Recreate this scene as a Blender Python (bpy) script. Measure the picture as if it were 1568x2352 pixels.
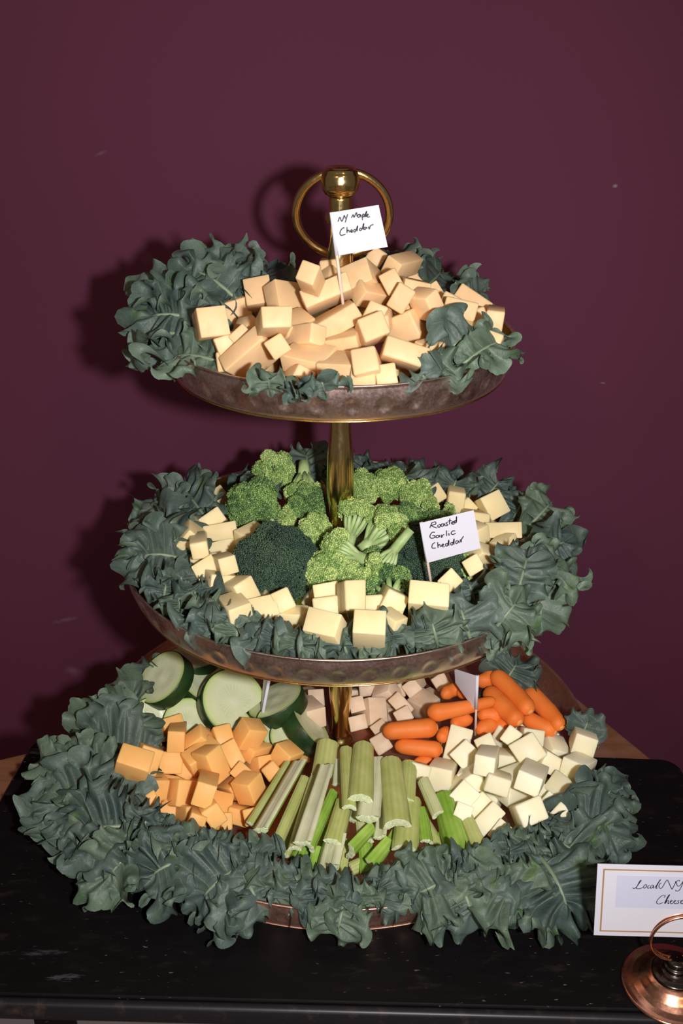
import bpy, bmesh, math, random
import numpy as np
from mathutils import Vector, Matrix, Quaternion

for _o in list(bpy.data.objects):
    bpy.data.objects.remove(_o, do_unlink=True)
S = bpy.context.scene
COL = S.collection

# ---------------------------------------------------------------- camera
FPX, PITCH, CAM = 2358.6, 0.445, Vector((0.0008, -0.7245, 0.5714))
cam_d = bpy.data.cameras.new('camera')
cam = bpy.data.objects.new('camera', cam_d)
COL.objects.link(cam)
cam.location = CAM
cam.rotation_euler = (math.pi / 2 - PITCH, 0, 0)
cam_d.sensor_fit = 'VERTICAL'
cam_d.sensor_height = 23.5
cam_d.sensor_width = 15.67
cam_d.lens = FPX / 2352 * 23.5
cam_d.clip_start = 0.01
cam_d.dof.use_dof = True
cam_d.dof.focus_distance = 0.80
cam_d.dof.aperture_fstop = 13
S.camera = cam

# ---------------------------------------------------------------- light: dim warm room, on-camera flash held to the right
w = bpy.data.worlds.new('room_light')
S.world = w
w.use_nodes = True
w.node_tree.nodes['Background'].inputs['Color'].default_value = (1.0, 0.80, 0.66, 1)
w.node_tree.nodes['Background'].inputs['Strength'].default_value = 0.09
fl_d = bpy.data.lights.new('camera_flash', 'SPOT')
fl = bpy.data.objects.new('camera_flash', fl_d)
COL.objects.link(fl)
fl.location = CAM + Vector((0.105, -0.01, 0.0))
fl.rotation_euler = (math.pi / 2 - PITCH + math.radians(3), 0, math.radians(13))
fl_d.energy = 24.5
fl_d.color = (1.0, 0.955, 0.97)
fl_d.shadow_soft_size = 0.016
fl_d.spot_size = math.radians(105)
fl_d.spot_blend = 0.9
for _n, _p, _e, _c in (('ceiling_lamp', (-0.9, -2.3, 1.5), 5, (1.0, 0.55, 0.25)),
                       ('ceiling_lamp', (0.8, -1.9, 1.6), 4, (1.0, 0.60, 0.30)),
                       ('reflection_fill', (-0.25, -2.6, 0.45), 3.2, (0.85, 0.9, 1.0))):  # last entry: unseen panel light, added for reflections in the tray metal
    d = bpy.data.lights.new(_n, 'AREA')
    d.shape = 'RECTANGLE'
    d.size, d.size_y = (0.22, 0.22) if _n == 'ceiling_lamp' else (0.35, 0.9)
    d.energy, d.color = _e, _c
    o = bpy.data.objects.new(_n, d)
    COL.objects.link(o)
    o.location = _p
    o.rotation_euler = (Vector((0, 0, 0.25)) - Vector(_p)).to_track_quat('-Z', 'Y').to_euler()
S.view_settings.view_transform = 'Standard'
S.view_settings.look = 'None'
S.view_settings.gamma = 1
S.view_settings.exposure = 0.0
S.view_settings.use_curve_mapping = False

# ---------------------------------------------------------------- helpers
FWD = Vector((0, math.cos(PITCH), -math.sin(PITCH)))
UPV = Vector((0, math.sin(PITCH), math.cos(PITCH)))
RT = Vector((1, 0, 0))

def ray(u, v):
    return FWD + RT * ((u - 784) / FPX) + UPV * ((1176 - v) / FPX)

def at_z(u, v, z):
    d = ray(u, v)
    return CAM + d * ((z - CAM.z) / d.z)

def at_y(u, v, y):
    d = ray(u, v)
    return CAM + d * ((y - CAM.y) / d.y)

def on_plane(u, v, p, n):
    d = ray(u, v)
    return CAM + d * ((p - CAM).dot(n) / d.dot(n))

def pxm(P):                                       # metres per pixel at P
    return (P - CAM).dot(FWD) / FPX

def link(name, me, mat=None, parent=None, smooth=True, loc=None):
    o = bpy.data.objects.new(name, me)
    COL.objects.link(o)
    if mat is not None and len(me.materials) == 0:
        me.materials.append(mat)
    if smooth:
        me.polygons.foreach_set('use_smooth', [True] * len(me.polygons))
    if parent is not None:
        o.parent = parent
    if loc is not None:
        o.location = loc
    return o

def mesh(name, V, F, uv=None):
    me = bpy.data.meshes.new(name)
    V = np.asarray(V, np.float32)
    if isinstance(F, np.ndarray):
        k = F.shape[1]
        me.vertices.add(len(V))
        me.vertices.foreach_set('co', V.ravel())
        me.loops.add(F.size)
        me.loops.foreach_set('vertex_index', F.ravel().astype(np.int32))
        me.polygons.add(len(F))
        me.polygons.foreach_set('loop_start', np.arange(0, F.size, k, dtype=np.int32))
        me.update(calc_edges=True)
    else:
        me.from_pydata([tuple(map(float, v)) for v in V], [], F)
        me.update()
    if uv is not None:
        l = me.uv_layers.new(name='uv')
        idx = np.empty(len(me.loops), np.int32)
        me.loops.foreach_get('vertex_index', idx)
        l.data.foreach_set('uv', np.asarray(uv, np.float32)[idx].ravel())
    return me

def tag(o, label, cat, group=None):
    o['label'] = label
    o['category'] = cat
    if group:
        o['group'] = group
    return o

def empty(name, loc):
    o = bpy.data.objects.new(name, None)
    COL.objects.link(o)
    o.location = loc
    o.empty_display_size = 0.02
    return o

def grid_faces(n, m, wrap=False):                 # n rows of m verts
    i, j = np.meshgrid(np.arange(n - 1), np.arange(m if wrap else m - 1), indexing='ij')
    j2 = (j + 1) % m
    return np.stack([i * m + j, i * m + j2, (i + 1) * m + j2, (i + 1) * m + j], -1).reshape(-1, 4)

def lathe(name, prof, seg=64, close=False):       # prof: [(r, z)]
    a = np.linspace(0, 2 * math.pi, seg, endpoint=False)
    V = np.concatenate([np.stack([r * np.cos(a), r * np.sin(a), np.full(seg, z)], -1) for r, z in prof])
    return mesh(name, V, grid_faces(len(prof), seg, True))

def tube(name, pts, rad, seg=12, caps=True, closed=False):
    pts = [Vector(p) for p in pts]
    n = len(pts)
    if not hasattr(rad, '__len__'):
        rad = [rad] * n
    V, F = [], []
    ref = None
    for i, p in enumerate(pts):
        if closed:
            t = (pts[(i + 1) % n] - pts[i - 1]).normalized()
        else:
            t = (pts[min(i + 1, n - 1)] - pts[max(i - 1, 0)]).normalized()
        if ref is None:
            ref = t.orthogonal().normalized()
        ref = (ref - t * ref.dot(t)).normalized()
        b = t.cross(ref)
        for k in range(seg):
            a = 2 * math.pi * k / seg
            V.append(p + (ref * math.cos(a) + b * math.sin(a)) * rad[i])
    for i in range(n if closed else n - 1):
        i2 = (i + 1) % n
        for k in range(seg):
            k2 = (k + 1) % seg
            F.append((i * seg + k, i * seg + k2, i2 * seg + k2, i2 * seg + k))
    if caps and not closed:
        F.append(tuple(range(seg - 1, -1, -1)))
        F.append(tuple((n - 1) * seg + k for k in range(seg)))
    return mesh(name, V, F)

def bevel_mesh(name, V, F, width, seg=2):
    bm = bmesh.new()
    vs = [bm.verts.new(v) for v in V]
    for f in F:
        bm.faces.new([vs[i] for i in f])
    bmesh.ops.recalc_face_normals(bm, faces=bm.faces)
    bmesh.ops.bevel(bm, geom=list(bm.edges), offset=width, segments=seg, profile=0.5, affect='EDGES')
    me = bpy.data.meshes.new(name)
    bm.to_mesh(me)
    bm.free()
    return me

def prism(pts, z0, z1):
    n = len(pts)
    V = [(x, y, z0) for x, y in pts] + [(x, y, z1) for x, y in pts]
    F = [tuple(range(n - 1, -1, -1)), tuple(range(n, 2 * n))] + [(i, (i + 1) % n, n + (i + 1) % n, n + i) for i in range(n)]
    return V, F

# ---------------------------------------------------------------- materials
class NT:
    def __init__(s, name):
        s.m = bpy.data.materials.new(name)
        s.m.use_nodes = True
        s.t = s.m.node_tree
        s.b = s.t.nodes['Principled BSDF']
    def n(s, kind, **kw):
        nd = s.t.nodes.new('ShaderNode' + kind)
        for k, v in kw.items():
            if k in nd.inputs:
                nd.inputs[k].default_value = v
            else:
                setattr(nd, k, v)
        return nd
    def l(s, a, b):
        s.t.links.new(a, b)
    def coord(s, which='Object'):
        return s.n('TexCoord').outputs[which]
    def noise(s, scale, detail=3, rough=0.5, vec=None):
        nd = s.n('TexNoise', Scale=scale, Detail=detail, Roughness=rough)
        s.l(vec if vec is not None else s.coord(), nd.inputs['Vector'])
        return nd.outputs['Fac']
    def ramp(s, fac, stops, interp='LINEAR'):
        nd = s.n('ValToRGB')
        nd.color_ramp.interpolation = interp
        el = nd.color_ramp.elements
        while len(el) < len(stops):
            el.new(0.5)
        for e, (p, c) in zip(el, stops):
            e.position = p
            e.color = (*c, 1) if len(c) == 3 else c
        s.l(fac, nd.inputs['Fac'])
        return nd.outputs['Color']
    def mix(s, fac, a, b, mode='MIX'):
        nd = s.n('Mix', data_type='RGBA', blend_type=mode)
        for sock, v in ((nd.inputs['Factor'], fac), (nd.inputs['A'] if False else nd.inputs[6], a), (nd.inputs[7], b)):
            if hasattr(v, 'node'):
                s.l(v, sock)
            elif isinstance(v, (int, float)):
                sock.default_value = v
            else:
                sock.default_value = (*v, 1) if len(v) == 3 else v
        return nd.outputs[2]
    def math(s, op, a, b=0.0, clamp=False):
        nd = s.n('Math', operation=op, use_clamp=clamp)
        for sock, v in ((nd.inputs[0], a), (nd.inputs[1], b)):
            if hasattr(v, 'node'):
                s.l(v, sock)
            else:
                sock.default_value = v
        return nd.outputs[0]
    def bump(s, h, strength=0.3, dist=0.001):
        nd = s.n('Bump', Strength=strength, Distance=dist)
        s.l(h, nd.inputs['Height'])
        s.l(nd.outputs['Normal'], s.b.inputs['Normal'])
    def set(s, **kw):
        for k, v in kw.items():
            k = k.replace('_', ' ')
            if hasattr(v, 'node'):
                s.l(v, s.b.inputs[k])
            else:
                s.b.inputs[k].default_value = (*v, 1) if isinstance(v, tuple) and len(v) == 3 and 'Radius' not in k else v
        return s.m

def flat_mat(name, col, rough=0.5, metallic=0.0, **kw):
    t = NT(name)
    return t.set(Base_Color=col, Roughness=rough, Metallic=metallic, **kw)

def cheese_mat(name, base, rind, spec=0.32):
    t = NT(name)
    c = t.coord()
    rnd = t.n('ObjectInfo').outputs['Random']
    off = t.n('VectorMath', operation='ADD')
    t.l(c, off.inputs[0])
    sc = t.n('VectorMath', operation='SCALE')
    comb = t.n('CombineXYZ')
    for i in range(3):
        t.l(rnd, comb.inputs[i])
    t.l(comb.outputs[0], sc.inputs[0])
    sc.inputs['Scale'].default_value = 7.0
    t.l(sc.outputs[0], off.inputs[1])
    v = off.outputs[0]
    n1 = t.noise(70, 3, 0.5, v)
    n2 = t.noise(420, 2, 0.5, v)
    col = t.mix(t.ramp(n1, [(0.45, (0, 0, 0)), (0.8, (0.6, 0.6, 0.6))]), base, rind)
    tint = t.ramp(rnd, [(0.0, (0.90, 0.89, 0.86)), (1.0, (1.05, 1.05, 1.05))])
    col = t.mix(1.0, col, tint, 'MULTIPLY')
    t.bump(t.math('ADD', n1, t.math('MULTIPLY', n2, 0.4)), 0.25, 0.0012)
    t.set(Base_Color=col, Roughness=t.ramp(n1, [(0.3, (0.42,) * 3), (0.7, (0.6,) * 3)]))
    t.set(Subsurface_Weight=0.45, Subsurface_Radius=(0.009, 0.006, 0.003), Subsurface_Scale=0.8, Specular_IOR_Level=spec)
    return t.m

M_MAPLE = cheese_mat('maple_cheddar', (0.86, 0.60, 0.33), (0.74, 0.46, 0.22))
M_GARLIC = cheese_mat('garlic_cheddar', (0.86, 0.74, 0.42), (0.80, 0.60, 0.27))
M_ORANGE = cheese_mat('orange_cheddar', (0.95, 0.54, 0.18), (0.90, 0.44, 0.11))
M_WHITE = cheese_mat('white_cheddar', (0.94, 0.89, 0.64), (0.92, 0.83, 0.50))
M_TAN = cheese_mat('tan_cheese', (0.82, 0.64, 0.46), (0.62, 0.40, 0.24))

def metal_mat(name, col, col2, r0, r1, scale=60, bump=0.05):
    t = NT(name)
    n1 = t.noise(scale, 4, 0.6)
    n2 = t.noise(scale * 9, 3, 0.6)
    t.bump(n2, bump, 0.0006)
    return t.set(Base_Color=t.mix(t.ramp(n1, [(0.4, (0, 0, 0)), (0.7, (1, 1, 1))]), col, col2), Metallic=1.0,
                 Roughness=t.ramp(t.math('ADD', t.math('MULTIPLY', n1, 0.6), t.math('MULTIPLY', n2, 0.4)), [(0.35, (r0,) * 3), (0.65, (r1,) * 3)]))

M_NICKEL = metal_mat('copper_nickel', (0.80, 0.62, 0.55), (0.70, 0.52, 0.46), 0.26, 0.5)
M_COPPER = metal_mat('dull_copper', (0.72, 0.44, 0.34), (0.60, 0.34, 0.25), 0.42, 0.6)
M_BRASS = metal_mat('brass', (0.84, 0.66, 0.30), (0.74, 0.56, 0.24), 0.12, 0.26, 40)
M_GOLD_EDGE = metal_mat('brass_edge', (0.85, 0.60, 0.25), (0.75, 0.5, 0.2), 0.15, 0.25)
M_HOLDER = metal_mat('antique_copper', (0.74, 0.37, 0.24), (0.62, 0.29, 0.18), 0.2, 0.33, 40)
M_DARKMETAL = metal_mat('dark_bronze', (0.10, 0.085, 0.075), (0.07, 0.06, 0.055), 0.2, 0.35, 40)
M_PAPER = flat_mat('white_paper', (0.70, 0.715, 0.80), 0.6)
M_PATCH = flat_mat('lilac_print_patch', (0.60, 0.635, 0.79), 0.6)
M_GOLDINK = flat_mat('gold_ink', (0.40, 0.24, 0.10), 0.45)
M_INK = flat_mat('black_ink', (0.025, 0.025, 0.035), 0.5)
M_PICK = flat_mat('birch_pick', (0.82, 0.68, 0.56), 0.6)

def kale_mat(name, a, b, edge):
    t = NT(name)
    uvs = t.n('SeparateXYZ')
    t.l(t.coord('UV'), uvs.inputs[0])
    phi, rho = uvs.outputs[0], uvs.outputs[1]
    n1 = t.noise(28, 4, 0.6)
    n2 = t.noise(260, 3, 0.6)
    n3 = t.noise(55, 2, 0.5)
    n1b = t.noise(120, 3, 0.55)
    col = t.mix(t.ramp(n1, [(0.35, (0, 0, 0)), (0.65, (1, 1, 1))]), a, b)
    col = t.mix(t.ramp(rho, [(0.55, (0, 0, 0)), (1.0, (0.85, 0.85, 0.85))]), col, edge)
    col = t.mix(t.ramp(n3, [(0.62, (0, 0, 0)), (0.72, (0.75, 0.75, 0.75))]), col, (0.055, 0.115, 0.028))
    # veins run from the midrib to the margin
    fr = t.math('FRACT', t.math('ADD', t.math('MULTIPLY', phi, 11.0), t.math('MULTIPLY', n1, 0.5)))
    dist = t.math('ABSOLUTE', t.math('SUBTRACT', fr, 0.5))
    wid = t.math('SUBTRACT', 0.05, t.math('MULTIPLY', rho, 0.045))
    vein = t.math('MULTIPLY', t.math('LESS_THAN', dist, wid), t.math('LESS_THAN', rho, 0.86))
    fr2 = t.math('FRACT', t.math('ADD', t.math('MULTIPLY', phi, 75.0), t.math('MULTIPLY', n1, 5.0)))
    d2 = t.math('ABSOLUTE', t.math('SUBTRACT', fr2, 0.5))
    vein2 = t.math('MULTIPLY', t.math('LESS_THAN', d2, 0.05), 0.22)
    col = t.mix(t.math('MULTIPLY', vein, 0.42), col, (0.17, 0.24, 0.15))
    col = t.mix(t.math('MULTIPLY', vein2, 0.35), col, (0.15, 0.21, 0.14))
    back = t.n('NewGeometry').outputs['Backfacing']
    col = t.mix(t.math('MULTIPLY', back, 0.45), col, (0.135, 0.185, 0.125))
    t.bump(t.math('ADD', t.math('ADD', n2, t.math('MULTIPLY', n1b, 1.6)), t.math('MULTIPLY', vein, -0.6)), 0.55, 0.0011)
    return t.set(Base_Color=col, Roughness=0.52, Specular_IOR_Level=0.35)

M_KALE = [kale_mat('kale_blue_green', (0.062, 0.096, 0.079), (0.106, 0.145, 0.122), (0.104, 0.156, 0.122)),
          kale_mat('kale_green', (0.066, 0.106, 0.072), (0.114, 0.160, 0.114), (0.120, 0.182, 0.122)),
          kale_mat('kale_dark', (0.042, 0.072, 0.061), (0.074, 0.110, 0.094), (0.086, 0.130, 0.106))]
M_MIDRIB = flat_mat('kale_midrib', (0.20, 0.27, 0.17), 0.45)

def bud_mat(name, dark, light):
    t = NT(name)
    at = t.n('Attribute', attribute_name='tint')
    return t.set(Base_Color=t.ramp(at.outputs['Fac'], [(0.0, dark), (1.0, light)]), Roughness=0.5)

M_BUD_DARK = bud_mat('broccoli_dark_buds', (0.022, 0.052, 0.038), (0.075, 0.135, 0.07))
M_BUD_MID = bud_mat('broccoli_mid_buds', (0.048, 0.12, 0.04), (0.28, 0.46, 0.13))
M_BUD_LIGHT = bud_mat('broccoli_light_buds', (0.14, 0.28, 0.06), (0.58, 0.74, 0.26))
_t = NT('broccoli_stem')
M_BSTEM = _t.set(Base_Color=_t.ramp(_t.noise(120, 3), [(0.35, (0.33, 0.50, 0.18)), (0.7, (0.52, 0.66, 0.32))]), Roughness=0.45,
                 Subsurface_Weight=0.15, Subsurface_Radius=(0.004, 0.005, 0.002), Subsurface_Scale=0.5)

_t = NT('carrot_skin')
_n = _t.noise(35, 3)
_t.bump(_t.noise(160, 3), 0.2, 0.001)
M_CARROT = _t.set(Base_Color=_t.ramp(_n, [(0.3, (0.80, 0.19, 0.025)), (0.7, (0.88, 0.26, 0.055))]), Roughness=0.55, Specular_IOR_Level=0.35,
                  Subsurface_Weight=0.2, Subsurface_Radius=(0.006, 0.002, 0.001), Subsurface_Scale=0.5)
M_CARROT_END = flat_mat('carrot_end', (0.86, 0.36, 0.10), 0.6)

def celery_mat(name, a, b):
    t = NT(name)
    uvs = t.n('SeparateXYZ')
    t.l(t.coord('UV'), uvs.inputs[0])
    wv = t.math('SINE', t.math('MULTIPLY', uvs.outputs[0], 88.0))
    n1 = t.noise(60, 3)
    f = t.math('ADD', t.math('MULTIPLY', n1, 0.8), t.math('MULTIPLY', wv, 0.045))
    t.bump(wv, 0.12, 0.0005)
    return t.set(Base_Color=t.ramp(f, [(0.25, a), (0.62, b)]), Roughness=0.35,
                 Subsurface_Weight=0.12, Subsurface_Radius=(0.004, 0.005, 0.002), Subsurface_Scale=0.5)

M_CEL_OLIVE = celery_mat('celery_olive', (0.40, 0.46, 0.12), (0.58, 0.62, 0.26))
M_CEL_GREEN = celery_mat('celery_green', (0.18, 0.36, 0.03), (0.38, 0.56, 0.11))
M_CEL_PALE = celery_mat('celery_pale', (0.50, 0.56, 0.25), (0.68, 0.71, 0.42))
M_CEL_INNER = celery_mat('celery_groove', (0.58, 0.62, 0.36), (0.74, 0.76, 0.54))
_t = NT('celery_cut')
M_CEL_CUT = _t.set(Base_Color=_t.ramp(_t.noise(900, 2), [(0.35, (0.52, 0.64, 0.32)), (0.7, (0.80, 0.84, 0.62))]), Roughness=0.3)

_t = NT('cucumber_flesh')
_sp = _t.n('SeparateXYZ')
_t.l(_t.coord('UV'), _sp.inputs[0])
_rr = _sp.outputs[0]
_an = _t.math('MULTIPLY', _sp.outputs[1], 6.2832)
_tri = _t.math('MULTIPLY', _t.math('ADD', _t.math('COSINE', _t.math('MULTIPLY', _an, 3.0)), 1.0), 0.5)
_seedzone = _t.math('MULTIPLY', _t.ramp(_rr, [(0.08, (0, 0, 0)), (0.2, (1, 1, 1)), (0.45, (1, 1, 1)), (0.58, (0, 0, 0))]), _t.math('ADD', 0.35, _t.math('MULTIPLY', _tri, 0.65)))
_seed = _t.math('GREATER_THAN', _t.math('SINE', _t.math('MULTIPLY', _an, 26.0)), 0.35)
_c = _t.ramp(_rr, [(0.0, (0.70, 0.74, 0.52)), (0.6, (0.66, 0.72, 0.47)), (0.86, (0.60, 0.70, 0.36)), (0.95, (0.42, 0.56, 0.16)), (1.0, (0.12, 0.26, 0.05))])
_c = _t.mix(_t.math('MULTIPLY', _seedzone, 0.5), _c, (0.50, 0.64, 0.32))
_c = _t.mix(_t.math('MULTIPLY', _t.math('MULTIPLY', _seedzone, _seed), 0.4), _c, (0.78, 0.80, 0.60))
_t.bump(_t.noise(300, 3), 0.25, 0.001)
M_CUKE = _t.set(Base_Color=_c, Roughness=0.28, Subsurface_Weight=0.15, Subsurface_Radius=(0.004, 0.005, 0.003), Subsurface_Scale=0.5)
_t = NT('cucumber_skin')
_t.bump(_t.noise(180, 3), 0.3, 0.001)
M_CSKIN = _t.set(Base_Color=_t.ramp(_t.noise(90, 3), [(0.3, (0.010, 0.032, 0.010)), (0.75, (0.022, 0.065, 0.014))]), Roughness=0.33)
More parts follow.
